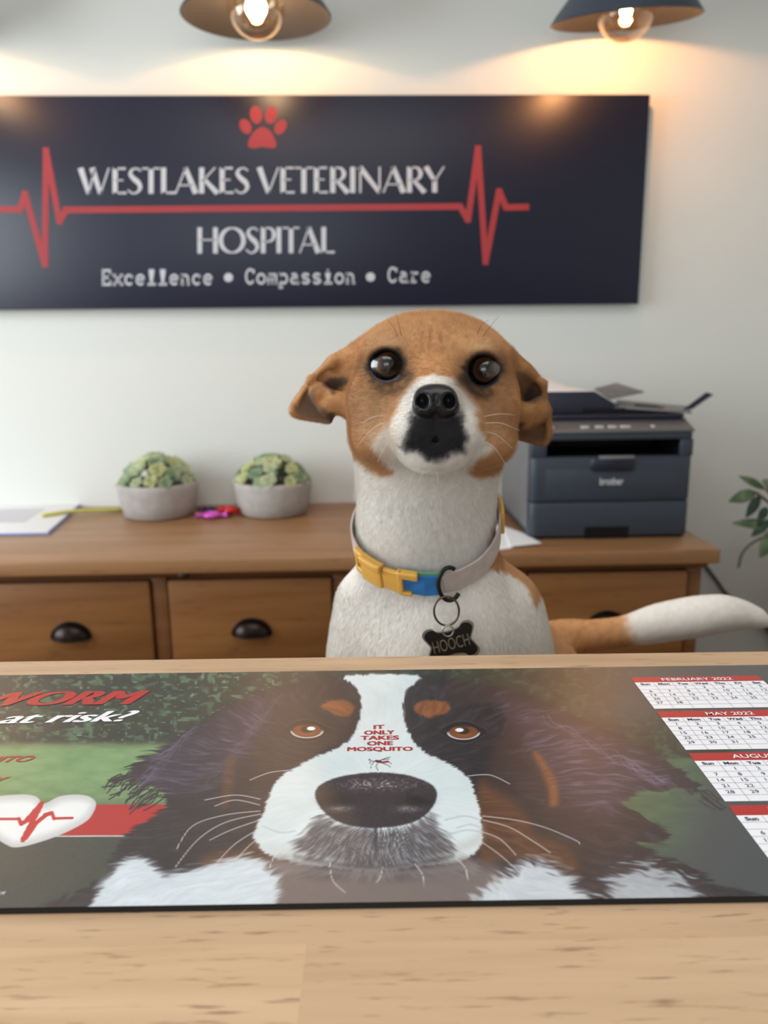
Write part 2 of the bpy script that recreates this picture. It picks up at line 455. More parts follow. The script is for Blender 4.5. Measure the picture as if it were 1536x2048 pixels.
# --- flared roman capitals drawn stroke by stroke
TK, TN = .17, .055
def st(pts, w0, w1=None, ws=None): return (pts, w0, w1, ws)
S_spine = smooth_poly([(.46, .86), (.34, .965), (.17, .93), (.10, .76), (.22, .58), (.38, .42), (.44, .22), (.33, .05), (.17, .02), (.02, .15)], 4, False)
S_w = np.interp(np.linspace(0, 1, len(S_spine)), [0, .2, .5, .8, 1], [.05, .07, .19, .07, .05])
O_pts = arc(.48, .5, .42, .47, 0, 360, 36); O_w = [.055+.11*abs(math.cos(math.radians(10*i))) for i in range(37)]
def bowl(y0, y1, x0, x1):
    p = [(x0, y1-.03)]+arc((x0+x1)/2, (y0+y1)/2, (x1-x0)/2, (y1-y0)/2-.03, 90, -90, 12)+[(x0, y0+.03)]
    return st(p, 0, 0, np.interp(np.linspace(0, 1, len(p)), [0, .5, 1], [.05, .15, .05]))
GLY = {
 'W': (1.06, [st([(.02, 1), (.30, 0)], TK*1.15, TK*.8), st([(.30, 0), (.50, .95)], TN), st([(.42, 1), (.70, 0)], TK*1.15, TK*.8), st([(.70, 0), (.99, 1)], TN)]),
 'E': (.56, [st([(.14, 0), (.14, 1)], TK), st([(.1, .97), (.50, .97)], TN, TN*1.6), st([(.14, .52), (.42, .52)], TN), st([(.1, .03), (.53, .03)], TN, TN*1.6)]),
 'S': (.52, [st(S_spine, 0, 0, S_w)]),
 'T': (.58, [st([(.29, 0), (.29, 1)], TK), st([(-.02, .97), (.60, .97)], TN*1.2)]),
 'L': (.52, [st([(.14, 0), (.14, 1)], TK), st([(.1, .03), (.54, .03)], TN, TN*1.8)]),
 'A': (.78, [st([(.03, 0), (.38, 1)], TN), st([(.36, 1), (.72, 0)], TK*.9, TK*1.15), st([(.16, .32), (.60, .32)], TN)]),
 'K': (.70, [st([(.14, 0), (.14, 1)], TK), st([(.16, .46), (.60, 1)], TN), st([(.22, .56), (.68, 0)], TK*.7, TK*1.1)]),
 'V': (.70, [st([(.03, 1), (.34, 0)], TK*1.15, TK*.8), st([(.34, 0), (.68, 1)], TN)]),
 'R': (.68, [st([(.14, 0), (.14, 1)], TK), bowl(.46, 1, .14, .52), st([(.28, .48), (.66, 0)], TK*.7, TK*1.1)]),
 'I': (.30, [st([(.14, 0), (.14, 1)], TK)]),
 'N': (.86, [st([(.10, 0), (.10, 1)], TN*1.2), st([(.08, 1), (.76, 0)], TK*1.1, TK*.8), st([(.76, 0), (.76, 1)], TN*1.2)]),
 'Y': (.64, [st([(.02, 1), (.32, .44)], TK*1.1, TK*.8), st([(.32, .44), (.64, 1)], TN), st([(.32, 0), (.32, .5)], TK)]),
 'H': (.86, [st([(.14, 0), (.14, 1)], TK), st([(.14, .52), (.72, .52)], TN), st([(.72, 0), (.72, 1)], TK)]),
 'O': (.97, [st(O_pts, 0, 0, O_w)]),
 'P': (.58, [st([(.14, 0), (.14, 1)], TK), bowl(.42, 1, .14, .54)]),
 ' ': (.30, [])}
def caps(mb, text, px0, px1, py_top, py_bot, y):
    tot = sum(GLY[c][0] for c in text)
    x = 0
    for c in text:
        adv, sts = GLY[c]
        for pts, w0, w1, ws in sts:
            k = 1.0
            v, f = ribbon(pts, w0, w1, ws)
            out = []
            for a, b_ in v:
                px = px0+(px1-px0)*(x+a)/tot
                sl_ = -.004*(px-px0)
                out.append(sp(px, py_bot+sl_-(py_bot-py_top)*b_))
            flat(mb, out, f, y)
        x += adv
for tx_, x0_, x1_, y0_, y1_ in (('WESTLAKES VETERINARY', 160, 888, 336, 388), ('HOSPITAL', 392, 668, 455, 507)):
    m = MB(); caps(m, tx_, x0_, x1_, y0_, y1_, SY-.0006); m.build('lettering', M_signw, sg)
# --- typewriter line, monospaced with slab feet
def slab(x, y, w_=.3): return [(x-w_/2, y), (x+w_/2, y)]
TW = {
 'E': [[(.15, 0), (.15, 1)], [(.03, 1), (.78, 1), (.78, .74)], [(.03, 0), (.8, 0), (.8, .28)], [(.15, .5), (.52, .5)], [(.52, .36), (.52, .64)]],
 'C': [arc(.46, .5, .36, .5, 45, 325, 18), [(.78, .7), (.78, 1)]],
 'x': [[(.15, 0), (.75, .66)], [(.15, .66), (.75, 0)], slab(.15, 0), slab(.78, 0), slab(.15, .66), slab(.78, .66)],
 'c': [arc(.45, .33, .32, .33, 45, 320, 14), [(.7, .45), (.7, .66)]],
 'e': [[(.12, .35), (.78, .35)]+arc(.45, .33, .33, .33, 5, 320, 16)],
 'l': [[(.2, 1), (.45, 1), (.45, 0)], [(.1, 0), (.82, 0)]],
 'i': [[(.2, .66), (.45, .66), (.45, 0)], [(.1, 0), (.82, 0)], [(.43, .86), (.43, .98)]],
 'n': [[(.18, 0), (.18, .66)], [(.05, .66), (.18, .66)], arc(.43, .4, .25, .25, 180, 0, 10)+[(.68, 0)], slab(.18, 0, .26), slab(.72, 0, .26)],
 'm': [[(.1, 0), (.1, .66)], arc(.27, .45, .17, .2, 180, 0, 8)+[(.44, 0)], arc(.61, .45, .17, .2, 180, 0, 8)+[(.78, 0)], slab(.1, 0, .2), slab(.44, 0, .16), slab(.8, 0, .2)],
 'o': [arc(.45, .33, .34, .33, 0, 360, 20)],
 'p': [[(.16, -.3), (.16, .66)], arc(.46, .33, .31, .33, 0, 360, 18), [(.02, -.3), (.4, -.3)], [(.02, .66), (.16, .66)]],
 'a': [[(.18, .6), (.35, .66), (.55, .63), (.64, .48), (.64, .08), (.7, 0), (.84, 0)], arc(.4, .2, .26, .2, 20, 360, 14)],
 's': [[(.7, .52), (.6, .64), (.3, .66), (.16, .52), (.26, .38), (.6, .3), (.74, .16), (.6, .02), (.3, 0), (.14, .12)]],
 'r': [[(.26, 0), (.26, .66)], [(.1, .66), (.26, .66)], arc(.55, .36, .29, .28, 180, 50, 8), [(.08, 0), (.58, 0)]],
 '.': []}
def typed(mb, text, px0, px1, py_base, cap, y):
    n = len(text)
    for i, c in enumerate(text):
        for pts in TW.get(c, []):
            v, f = ribbon(pts, .17)
            flat(mb, [sp(px0+(px1-px0)*(i+a)/(n-.1), py_base-.004*(px0-200+(px1-px0)*i/n)-cap*b_) for a, b_ in v], f, y)
for tx_, x0_, x1_, yb_ in (('Excellence', 203, 426, 569), ('Compassion', 490, 711, 568), ('Care', 775, 862, 566)):
    m = MB(); typed(m, tx_, x0_, x1_, yb_, 28, SY-.0006); m.build('lettering', M_signw, sg)
for cx_, cy_ in ((457, 555), (741, 554)):
    m = MB(); flat(m, [sp(cx_+9*math.cos(a*math.pi/10), cy_+9*math.sin(a*math.pi/10)) for a in range(20)], [tuple(range(20))], SY-.0006); m.build('bullet_dot', M_signw, sg)
m = MB()
hb = [(-160, 418), (40, 419), (50, 387), (90, 530), (92, 300), (119, 443), (132, 420), (920, 413), (936, 440), (956, 296), (971, 525), (998, 382), (1012, 415), (1054, 414)]
for i_ in range(len(hb)-1):
    a_, b_ = sp(*hb[i_]), sp(*hb[i_+1]); d_ = (b_-a_)/np.linalg.norm(b_-a_)*px2m(4, SY)
    v, f = ribbon([a_-d_, b_+d_], px2m(11.5, SY)); flat(m, v, f, SY-.0005-.00001*i_)
m.build('heartbeat_line', M_signr, sg)
m = MB()
def blob(cx_, cy_, rx, ry, rot):
    r = math.radians(rot)
    return [(cx_+rx*math.cos(t)*math.cos(r)-ry*math.sin(t)*math.sin(r), cy_+rx*math.cos(t)*math.sin(r)+ry*math.sin(t)*math.cos(r)) for t in [2*math.pi*i/24 for i in range(24)]]
pad = smooth_poly([(525, 254), (540, 262), (549, 278), (553, 291), (544, 297), (525, 294), (506, 297), (496, 291), (500, 276), (510, 262)], 3)
for poly in (blob(491, 253, 11, 16, -28), blob(512, 230, 12, 18, -8), blob(542, 230, 12, 18, 10), blob(561, 254, 11, 16, 30), pad):
    flat(m, [sp(*p) for p in poly], [tuple(range(len(poly)))], SY-.0005)
m.build('paw_emblem', M_signr, sg)

# ================================================================== WALL LAMPS
M_shade_out = mat('shade_slate', (58, 66, 78), .45, spec=.4)
M_shade_in = mat('shade_inside', (40, 43, 48), .6)
M_brass = mat('lamp_brass', (150, 120, 70), .3, metal=1)
M_bulb, nt, b = new_mat('bulb_glass')
tr = N(nt, 'ShaderNodeBsdfTransparent'); gl = N(nt, 'ShaderNodeBsdfGlossy'); ms = N(nt, 'ShaderNodeMixShader'); fr = N(nt, 'ShaderNodeLayerWeight')
tr.inputs[0].default_value = (1.0, .95, .88, 1); gl.inputs['Roughness'].default_value = .05; gl.inputs[0].default_value = (1, .9, .75, 1)
fr.inputs['Blend'].default_value = .35
nt.links.new(fr.outputs['Facing'], ms.inputs[0]); nt.links.new(tr.outputs[0], ms.inputs[1]); nt.links.new(gl.outputs[0], ms.inputs[2])
nt.links.new(ms.outputs[0], nt.nodes['Material Output'].inputs[0])
def emit(name, rgb, s):
    m_, nt, b = new_mat(name); b.inputs['Emission Color'].default_value = (*rgb, 1); b.inputs['Emission Strength'].default_value = s
    b.inputs['Base Color'].default_value = (*rgb, 1); return m_
M_fil_a = emit('filament_bright', (1, .80, .50), 60); M_fil_b = emit('filament_dim', (1, .70, .40), 18)
def lamp(px, py_rim, tilt, roll, label, power, fil, fsize):
    Y = WALL_Y-.215
    rim = P(px, py_rim, Y); R_ = px2m(134, Y)
    M3 = Matrix.Rotation(math.radians(roll), 3, 'Y') @ Matrix.Rotation(math.radians(tilt), 3, 'X')
    root = thing('wall_lamp', label, 'lamp', (rim[0], WALL_Y, rim[2]+.2), 'wall lamps above the navy sign')
    prof = [(R_, 0), (R_*.93, .018), (R_*.80, .045), (R_*.64, .085), (R_*.50, .135), (R_*.40, .18), (R_*.22, .21), (R_*.14, .22), (R_*.14, .26), (0.001, .262)]
    prof_i = [(r-.003, h-.0015) for r, h in prof[:-3]]+[(.001, .2085)]
    m = MB(); m.lathe(prof, rim, 48, 0, M3); m.lathe(prof_i, rim, 48, 1, M3)
    m.lathe([(R_-.003, -.0015), (R_, 0)], rim, 48, 0, M3)
    m.build('lamp_shade', [M_shade_out, M_shade_in], root, smooth=True)
    bc = Vector(rim)+M3 @ Vector((0, 0, px2m(14, Y)))
    m = MB(); m.sphere(bc, px2m(51, Y), 32, 20); m.build('bulb', M_bulb, root, smooth=True)
    m = MB(); nk = Vector(rim)
    m.lathe([(.018, .075), (.02, .12), (.02, .2)], rim, 20, 0, M3); m.build('socket', M_brass, root, smooth=True)
    m = MB(); m.sphere(bc, fsize, 16, 10); m.build('filament', fil, root, smooth=True)
    top = Vector(rim)+M3 @ Vector((0, 0, .26))
    m = MB(); m.tube(smooth_poly([top, top+Vector((0, .0, .06)), (top[0], (top[1]+WALL_Y)/2+.02, top[2]+.12), (top[0], WALL_Y-.02, top[2]+.10)], 6, False), .008, 10)
    m.tube([(top[0], WALL_Y-.022, top[2]+.10), (top[0], WALL_Y-.001, top[2]+.10)], .05, 28)
    m.build('wall_arm', M_shade_out, root, smooth=True)
    l = bpy.data.lights.new('bulb_light', 'POINT'); l.energy = power; l.color = (1, .46, .18); l.shadow_soft_size = .016
    lo = bpy.data.objects.new('bulb_light', l); COL.objects.link(lo); lo.location = bc+M3 @ Vector((0, 0, .022)); lo['kind'] = 'helper'
lamp(513, 33, 3, 0, 'flared slate lamp with bright round bulb above the paw emblem of the sign', BULB_W, M_fil_a, px2m(19, 2.0))
lamp(-225, 30, 3, 0, 'flared slate lamp beyond the left end of the frame, leftmost above the sign', BULB_W, M_fil_a, px2m(19, 2.0))
lamp(1251, 40, 12, -3, 'flared dark slate lamp with dim globe bulb above the right end of the sign', BULB_W, M_fil_b, px2m(11, 2.0))

# ================================================================== PRINTER
M_pr = mat('printer_slate', (55, 61, 72), .45, spec=.4, vary=.04, scale=60)
M_prd = mat('printer_dark', (33, 35, 50), .4, spec=.4)
M_prs = mat('printer_side_lit_grey', (104, 106, 108), .5)
M_blk = mat('printer_black', (9, 10, 14), .5, spec=.3)
M_prg = mat('printer_tray_grey', (120, 120, 122), .5)
M_prt = mat('printer_keys', (196, 198, 202), .45)
c0 = onz(1057, 1080, ST); c1 = onz(1368, 1074, ST)
PYF = c0[1]; PX0 = c0[0]; PX1 = c1[0]
def qx(px): return P(px, 970, PYF)[0]
def qz(py, px=1222): return P(px, py, PYF)[2]
PX1 = (qx(1383)+PX1)/2+.004
pz0 = ST+.001; pzt = qz(866); PD = .385
pr = thing('printer', 'dark slate multifunction printer standing at the right end of the sideboard', 'printer', ((PX0+PX1)/2, PYF+PD/2, ST))
def rbox(m, x0, x1, y0, y1, z0, z1, r, mi=0, n=5):
    pts = []
    for cx_, cy_, a0 in ((x1-r, y1-r, 0), (x0+r, y1-r, 90), (x0+r, y0+r, 180), (x1-r, y0+r, 270)):
        pts += [(cx_+r*math.cos(math.radians(a0+90*i/n)), cy_+r*math.sin(math.radians(a0+90*i/n))) for i in range(n+1)]
    return m.hexa([(a, b_, z0) for a, b_ in pts], [(a, b_, z1) for a, b_ in pts], mi)
zs = qz(1003)                                     # seam between tray and body
m = MB(); rbox(m, PX0, PX1, PYF, PYF+PD, pz0+.006, zs-.0015, .018)
m.build('paper_drawer', M_pr, pr, bevel=.002)
m = MB(); rbox(m, PX0+.004, PX1-.004, PYF+.004, PYF+PD-.004, pz0, pz0+.006, .016); rbox(m, PX0+.004, PX1-.004, PYF+.004, PYF+PD-.004, zs-.0015, zs+.0015, .016)
m.box(qx(1173), qx(1262), PYF-.001, PYF+.01, pz0, qz(1053)); m.build('drawer_grip', M_blk, pr)
# body around the output slot
sx0, sx1 = qx(1092), qx(1357); so_t, so_b = qz(880), qz(914)
m = MB()
rbox(m, PX0, PX1, PYF, PYF+PD, zs+.0015, so_b, .018)
rbox(m, PX0, PX1, PYF, PYF+PD, so_t, pzt, .018)
m.box(PX0+.001, sx0, PYF+.002, PYF+PD-.02, so_b, so_t); m.box(sx1, PX1-.001, PYF+.002, PYF+PD-.02, so_b, so_t)
m.box(PX0+.002, PX1-.002, PYF+.20, PYF+PD-.002, so_b, so_t)
m.build('housing', M_pr, pr, bevel=.0025)
m = MB(); m.box(sx0, sx1, PYF+.19, PYF+.199, so_b, so_t); m.box(sx0, sx1, PYF+.02, PYF+.19, so_b, so_b+.001)
m.box(sx0, sx1, PYF+.01, PYF+.19, so_t-.001, so_t); m.box(sx0-.0005, sx0+.001, PYF+.01, PYF+.19, so_b, so_t); m.box(sx1-.001, sx1, PYF+.01, PYF+.19, so_b, so_t)
m.build('output_slot', M_blk, pr)
m = MB(); m.box(sx0, sx1, PYF-.0012, PYF+.0005, qz(996), qz(938)); m.build('front_flap', M_pr, pr, bevel=.001)
m = MB(); m.hexa([(qx(1190), PYF-.006, qz(942)), (qx(1258), PYF-.006, qz(942)), (qx(1272), PYF+.002, qz(942)), (qx(1174), PYF+.002, qz(942))],
               [(qx(1190), PYF-.010, qz(917)), (qx(1258), PYF-.010, qz(917)), (qx(1268), PYF+.002, qz(917)), (qx(1180), PYF+.002, qz(917))])
m.build('flap_handle', M_prd, pr, bevel=.0012)
m = MB(); m.box(qx(1195), qx(1264), PYF-.009, PYF+.002, qz(917), qz(911)); m.build('handle_lip', M_prg, pr, bevel=.001)
# logo
v, f = text_geo('brother', .022); m = MB()
lw = qx(1246)-qx(1199); k = lw/v[:, 0].max(); hk = (qz(955)-qz(970))
m.add([(qx(1199)+p[0]*k, PYF-.0015, qz(969)+p[1]*hk*.95) for p in v], f); m.build('logo', M_prt, pr)
# visible flank: its lit side is put into a lighter grey
m = MB(); m.box(PX0-.0008, PX0+.002, PYF+.03, PYF+PD-.02, pz0+.02, pzt-.01); m.build('side_panel', M_prs, pr, bevel=.0006)
# control panel, scanner bed and lid
zp1 = qz(845)
m = MB(); m.hexa([(PX0+.002, PYF-.004, pzt+.001), (PX1-.002, PYF-.004, pzt+.001), (PX1-.002, PYF+.06, pzt+.001), (PX0+.002, PYF+.06, pzt+.001)],
               [(PX0+.002, PYF-.002, pzt+.006), (PX1-.002, PYF-.002, pzt+.006), (PX1-.002, PYF+.06, zp1+.003), (PX0+.002, PYF+.06, zp1+.003)])
m.build('control_panel', mat('panel_grey', (92, 92, 92), .4), pr, bevel=.0015)
for a, b_ in ((1096, 1106), (1160, 1176), (1189, 1205), (1214, 1231), (1238, 1258), (1300, 1306)):
    za = pzt+.010; MB().box(qx(a), qx(b_), PYF+.008, PYF+.022, za, za+.005).build('button', M_prt, pr, bevel=.001)
m = MB(); rbox(m, PX0+.001, PX1-.001, PYF+.045, PYF+PD, pzt+.001, zp1+.002, .012); m.build('scanner_bed', M_prd, pr, bevel=.002)
zl = P(1350, 827, PYF+.06)[2]
m = MB(); rbox(m, PX0+.004, PX1-.004, PYF+.05, PYF+PD-.01, zp1+.003, zl, .012); m.build('scanner_lid', M_prd, pr, bevel=.003)
ya = PYF+.075; yb = PYF+PD-.05
zA = P(1200, 784, ya)[2]
prof = [(P(1040, 800, ya)[0], zl), (P(1255, 800, ya)[0]+.004, zl), (P(1240, 810, ya)[0], zl+.018), (P(1192, 785, ya)[0], zA), (P(1040, 785, ya)[0], zA)]
m = MB(); m.prism([(a, b_) for a, b_ in prof], lambda u, w_, t: (u, t, w_), yb, ya); m.build('document_feeder', M_prd, pr, bevel=.004)
m = MB(); m.box(P(1165, 830, ya)[0], P(1250, 830, ya)[0], ya-.002, ya+.01, zl+.0005, zl+.014); m.build('feeder_recess', M_blk, pr)
def slabq(name, quad, th, mt, par):
    q_ = [np.array(p) for p in quad]; n = np.cross(q_[1]-q_[0], q_[3]-q_[0]); n /= np.linalg.norm(n)
    if n[2] < 0: n = -n; q_ = [q_[0], q_[3], q_[2], q_[1]]
    m = MB(); m.hexa([p-n*th for p in q_], q_); return m.build(name, mt, par, bevel=th*.3)
slabq('document_tray', [P(1190, 776, ya+.05), P(1222, 797, ya+.05), P(1290, 783, ya+.12), P(1232, 765, ya+.22)], .004, M_prg, pr)
slabq('output_tray', [P(1228, 813, ya), P(1384, 824, ya-.01), P(1376, 812, yb-.04), P(1234, 799, yb-.03)], .004, M_prg, pr)
slabq('tray_slot', [P(1268, 812, ya+.04), P(1330, 815, ya+.04), P(1310, 809, ya+.12), P(1272, 806, ya+.12)], .0015, M_blk, pr)
slabq('paper_stop', [P(1366, 818, ya+.02), P(1386, 816, ya+.02), P(1427, 788, ya+.06), P(1412, 784, ya+.06)], .004, M_prd, pr)

# sheets of paper on the feeder
M_paper = mat('paper', (240, 240, 242), .6)
def sheet(name, quad, label, curl=0.0, th=.0012, mats=None, nn=10, cat='paper'):
    q_ = [np.array(p, float) for p in quad]; v = []; f = []
    for j in range(nn+1):
        for i in range(nn+1):
            s_, t_ = i/nn, j/nn
            p = (q_[0]*(1-s_)+q_[1]*s_)*(1-t_)+(q_[3]*(1-s_)+q_[2]*s_)*t_
            p = p+np.array([0, 0, curl*math.sin(math.pi*s_)*(.3+.7*t_)]); v.append(p)
    for j in range(nn):
        for i in range(nn): f.append((j*(nn+1)+i, j*(nn+1)+i+1, (j+1)*(nn+1)+i+1, (j+1)*(nn+1)+i))
    m = MB(); m.add(v, f); o = m.build(name, mats or M_paper, smooth=True, solid=th, origin=q_[0])
    o.modifiers['solid'].offset = 1
    if label: tag(o, label, cat)
    return o
zq = zA+.0015
xa, xb = P(1050, 783, ya)[0], P(1190, 783, ya)[0]
m = MB()
# a curled sheet: profile across x rises to a soft ridge towards the back
v = []; f = []; nx, ny = 16, 12
for j in range(ny+1):
    t_ = j/ny; y = ya+.006+t_*(yb-ya-.05)
    for i in range(nx+1):
        s_ = i/nx; x = xa+(xb-xa)*s_
        z = zq+.036*t_*sm(0, .45, 1-s_)*(0.75+.25*math.cos(s_*2.5))+.026*math.exp(-((s_-.34)/.11)**2)*t_**2
        v.append((x, y, z))
for j in range(ny):
    for i in range(nx): f.append((j*(nx+1)+i, j*(nx+1)+i+1, (j+1)*(nx+1)+i+1, (j+1)*(nx+1)+i))
m.add(v, f); o = m.build('paper_sheet', M_paper, smooth=True, solid=.001, origin=(xa, ya, zq)); o.modifiers['solid'].offset = 1
tag(o, 'curled white paper sheet lying on top of the printer behind the dog ear', 'paper')

# loose papers between dog and printer
sheet('paper_sheet', [onz(950, 1105, ST+.001), onz(1026, 1097, ST+.001), onz(1000, 1050, ST+.001), onz(930, 1055, ST+.001)],
      'white paper on the sideboard nearest the dog shoulder, half under another sheet')
q0 = [onz(1018, 1094, ST+.0035), onz(1085, 1087, ST+.0035), onz(1046, 1066, ST+.0035), onz(1000, 1050, ST+.0035)]
sheet('paper_sheet', q0, 'white sheet of paper against the left foot of the printer')

# ================================================================== BOOKLET, STRIP AND SWEETS
M_blue = mat('booklet_blue', (120, 150, 214), .5)
M_print = mat('printed_grey_block', (205, 205, 212), .6)
bz = ST+.008
fr_, br_ = onz(95, 1063, bz), onz(163, 1003, bz)
bl_ = np.array([br_[0]-.46, br_[1], bz]); fl_ = np.array([fr_[0]-.46, fr_[1], bz])
bk = thing('booklet', 'open white booklet with blue edges lying at the left end of the sideboard', 'booklet', (float(fr_[0])-.2, float(fr_[1])+.1, ST))
dz = np.array([0, 0, 1.])
m = MB(); e = np.array([.004, -.003, 0]); e2 = np.array([.004, .003, 0])
m.hexa([fl_+e*[-1, 1, 1]-dz*.007, fr_+e-dz*.007, br_+e2-dz*.007, bl_+e2*[-1, 1, 1]-dz*.007], [fl_+e*[-1, 1, 1]-dz*.004, fr_+e-dz*.004, br_+e2-dz*.004, bl_+e2*[-1, 1, 1]-dz*.004]); m.build('cover', M_blue, bk)
m = MB(); m.hexa([fl_-dz*.0039, fr_-dz*.0039, br_-dz*.0039, bl_-dz*.0039], [fl_, fr_, br_, bl_]); m.build('pages', M_paper, bk, bevel=.001)
m = MB(); blk = [onz(p[0], p[1], bz+.0004) for p in ((-60, 1046), (50, 1044), (92, 1017), (-20, 1019))]
m.add(blk, [(0, 1, 2, 3)]); m.build('printed_block', M_print, bk)
# a page standing up at the back, leaning on the wall, its shade put into the grey
v = []; f = []; nx, ny = 14, 8
for j in range(ny+1):
    t_ = j/ny
    for i in range(nx+1):
        s_ = i/nx; x = br_[0]-.015-s_*.30; h = .012+.105*s_**1.1
        v.append((x, br_[1]-.035+.030*t_**.7, bz+.001+h*t_))
for j in range(ny):
    for i in range(nx): f.append((j*(nx+1)+i, j*(nx+1)+i+1, (j+1)*(nx+1)+i+1, (j+1)*(nx+1)+i))
m = MB(); m.add(v, f); m.build('raised_page', mat('page_shade_grey', (186, 184, 178), .7), bk, smooth=True, solid=.0006)
M_yel = mat('yellow_green_plastic', (200, 200, 96), .4)
a0_, a1_ = onz(84, 1031, bz+.006), onz(246, 1019, ST+.004)
mid = onz(140, 1023, bz+.006)
m = MB(); m.tube(smooth_poly([a0_, (a0_+mid)/2, mid, (mid+a1_)/2+dz*.0005, a1_], 4, False), .0052, 10)
o = m.build('marker_strip', M_yel, smooth=True, origin=a0_)
tag(o, 'thin yellow green strip lying from the booklet corner to the first succulent bowl', 'ruler')

M_c = [mat('foil_pink', (214, 84, 196), .25, metal=.3), mat('foil_dark', (74, 44, 96), .3, metal=.3), mat('foil_red', (196, 36, 34), .28, metal=.2)]
def sweet(px, py, wpx, hpx, mt, label, rot, lift=0):
    q_ = onz(px, py, ST); a = px2m(wpx/2, q_[1]); h = px2m(hpx/2, q_[1])
    Mz = Matrix.Rotation(rot, 3, 'Z'); m = MB()
    c = np.array([q_[0], q_[1], ST+h+lift+.0005])
    m.sphere(c, (a*.62, a*.55, h), 20, 12, 0, Mz)
    for s_ in (-1, 1):                            # twisted wrapper ends
        v = []; n = 10
        for k in range(n):
            t_ = 2*math.pi*k/n; v.append(Vector((s_*a*.55, a*.12*math.cos(t_), h*.25*math.sin(t_))))
        for k in range(n):
            t_ = 2*math.pi*k/n; rr = 1+.25*(k % 2); v.append(Vector((s_*a*(.95+.06*(k % 2)), a*.42*rr*math.cos(t_), h*.8*math.sin(t_))))
        m.add([tuple(Mz @ p+Vector(c)) for p in v], [(k, (k+1) % n, n+(k+1) % n, n+k) for k in range(n)])
    o = m.build('wrapped_sweet', mt, smooth=True, origin=tuple(c)); tag(o, label, 'sweet', 'wrapped sweets between the succulent bowls')
sweet(424, 1037, 62, 15, M_c[0], 'shiny pink wrapped sweet lying in front of the other sweets', .1)
sweet(418, 1024, 46, 13, M_c[1], 'dark purple wrapped sweet behind the pink one', -.2)
sweet(460, 1031, 48, 21, M_c[2], 'red wrapped sweet beside the second succulent bowl', -.5)

# ================================================================== SUCCULENTS IN CONCRETE BOWLS
M_conc = mat('grey_concrete', (172, 168, 164), .85, vary=.10, scale=40, bump=.4)
M_soil = mat('soil', (70, 62, 48), .9, vary=.3, scale=60)
def leaf_mat(name, a, b_):
    m_, nt, b = new_mat(name); tc = N(nt, 'ShaderNodeTexCoord'); nz = N(nt, 'ShaderNodeTexNoise'); nz.inputs['Scale'].default_value = 28
    nt.links.new(tc.outputs['Object'], nz.inputs['Vector']); cr = N(nt, 'ShaderNodeValToRGB')
    cr.color_ramp.elements[0].position = .35; cr.color_ramp.elements[1].position = .65
    cr.color_ramp.elements[0].color = L4(a); cr.color_ramp.elements[1].color = L4(b_)
    nt.links.new(nz.outputs['Fac'], cr.inputs[0]); nt.links.new(cr.outputs[0], b.inputs['Base Color']); b.inputs['Roughness'].default_value = .6
    return m_
M_su = [leaf_mat('succulent_grey_green', (150, 166, 132), (186, 194, 158)), leaf_mat('succulent_lime', (168, 176, 122), (196, 200, 150)), leaf_mat('succulent_deep', (118, 140, 112), (158, 172, 136))]
def rosette(m, c, r, up, n=19, seed=0):
    rnd = random.Random(seed); up = Vector(up).normalized()
    q_ = up.to_track_quat('Z', 'Y'); ga = 2.39996
    for k in range(n):
        t_ = k/(n-1); L = r*(.40+.60*t_); el = math.radians(80-55*t_); az = k*ga+rnd.uniform(-.15, .15)
        w_ = L*.44; th = L*.13
        prof = [(0, .35), (.25, .62), (.55, 1.0), (.8, .85), (.95, .4), (1.0, .02)]
        v = []; f = []; ns = 8
        for s_, wk in prof:
            for i in range(ns):
                a = 2*math.pi*i/ns
                x = L*s_; y = w_*wk*math.cos(a); z = th*wk*math.sin(a)+L*.16*s_*s_
                p = Vector((x*math.cos(el)-z*math.sin(el), y, x*math.sin(el)+z*math.cos(el)))
                p = Matrix.Rotation(az, 3, 'Z') @ p
                v.append(tuple(q_ @ p+Vector(c)))
        K = len(prof)
        f = [(i*ns+k2, i*ns+(k2+1) % ns, (i+1)*ns+(k2+1) % ns, (i+1)*ns+k2) for i in range(K-1) for k2 in range(ns)]+[tuple((K-1)*ns+i for i in range(ns))]
        m.add(v, f)
def succulent(px0, px1, py_base, py_rim, label, seed):
    cp = onz((px0+px1)/2, py_base-8, ST); Y = cp[1]; R_ = px2m((px1-px0)/2, Y)*1.03
    h = px2m(py_base-py_rim-20, Y)*1.02
    root = thing('potted_succulent', label, 'plant', (cp[0], cp[1], ST+.001), 'succulents in concrete bowls')
    m = MB(); m.lathe([(.001, 0), (R_*.80, 0), (R_*.86, .004), (R_*.95, h*.4), (R_, h*.85), (R_, h*.97), (R_*.97, h), (R_*.92, h), (R_*.90, h*.9), (R_*.88, h*.6)], (cp[0], cp[1], ST+.001), 48); m.build('bowl', M_conc, root, smooth=True)
    m = MB(); m.lathe([(.001, h*.86), (R_*.5, h*.86), (R_*.895, h*.8)], (cp[0], cp[1], ST+.001), 32); m.build('soil', M_soil, root, smooth=True)
    rnd = random.Random(seed)
    spots = [(0, 0, 1.0)]+[(.32, 72*k+rnd.uniform(-12, 12), 1.0) for k in range(5)]+[(.58, 40*k+rnd.uniform(-10, 10), .95) for k in range(9)]+[(.82, 27.7*k+rnd.uniform(-8, 8), .85) for k in range(13)]
    for i, (rr, az, sc) in enumerate(spots):
        a = math.radians(az); rr += rnd.uniform(-.05, .05)
        c = (cp[0]+R_*rr*math.cos(a), cp[1]+R_*rr*math.sin(a), ST+h*.84+R_*(.62-.70*rr*rr)+rnd.uniform(-.004, .006))
        up = (rr*1.5*math.cos(a)+rnd.uniform(-.15, .15), rr*1.5*math.sin(a)-.15, 1)
        m = MB(); rosette(m, c, R_*.30*sc*rnd.uniform(.8, 1.2), up, 26, seed*31+i)
        m.build('rosette', M_su[(i*7+seed) % 3], root, smooth=True)
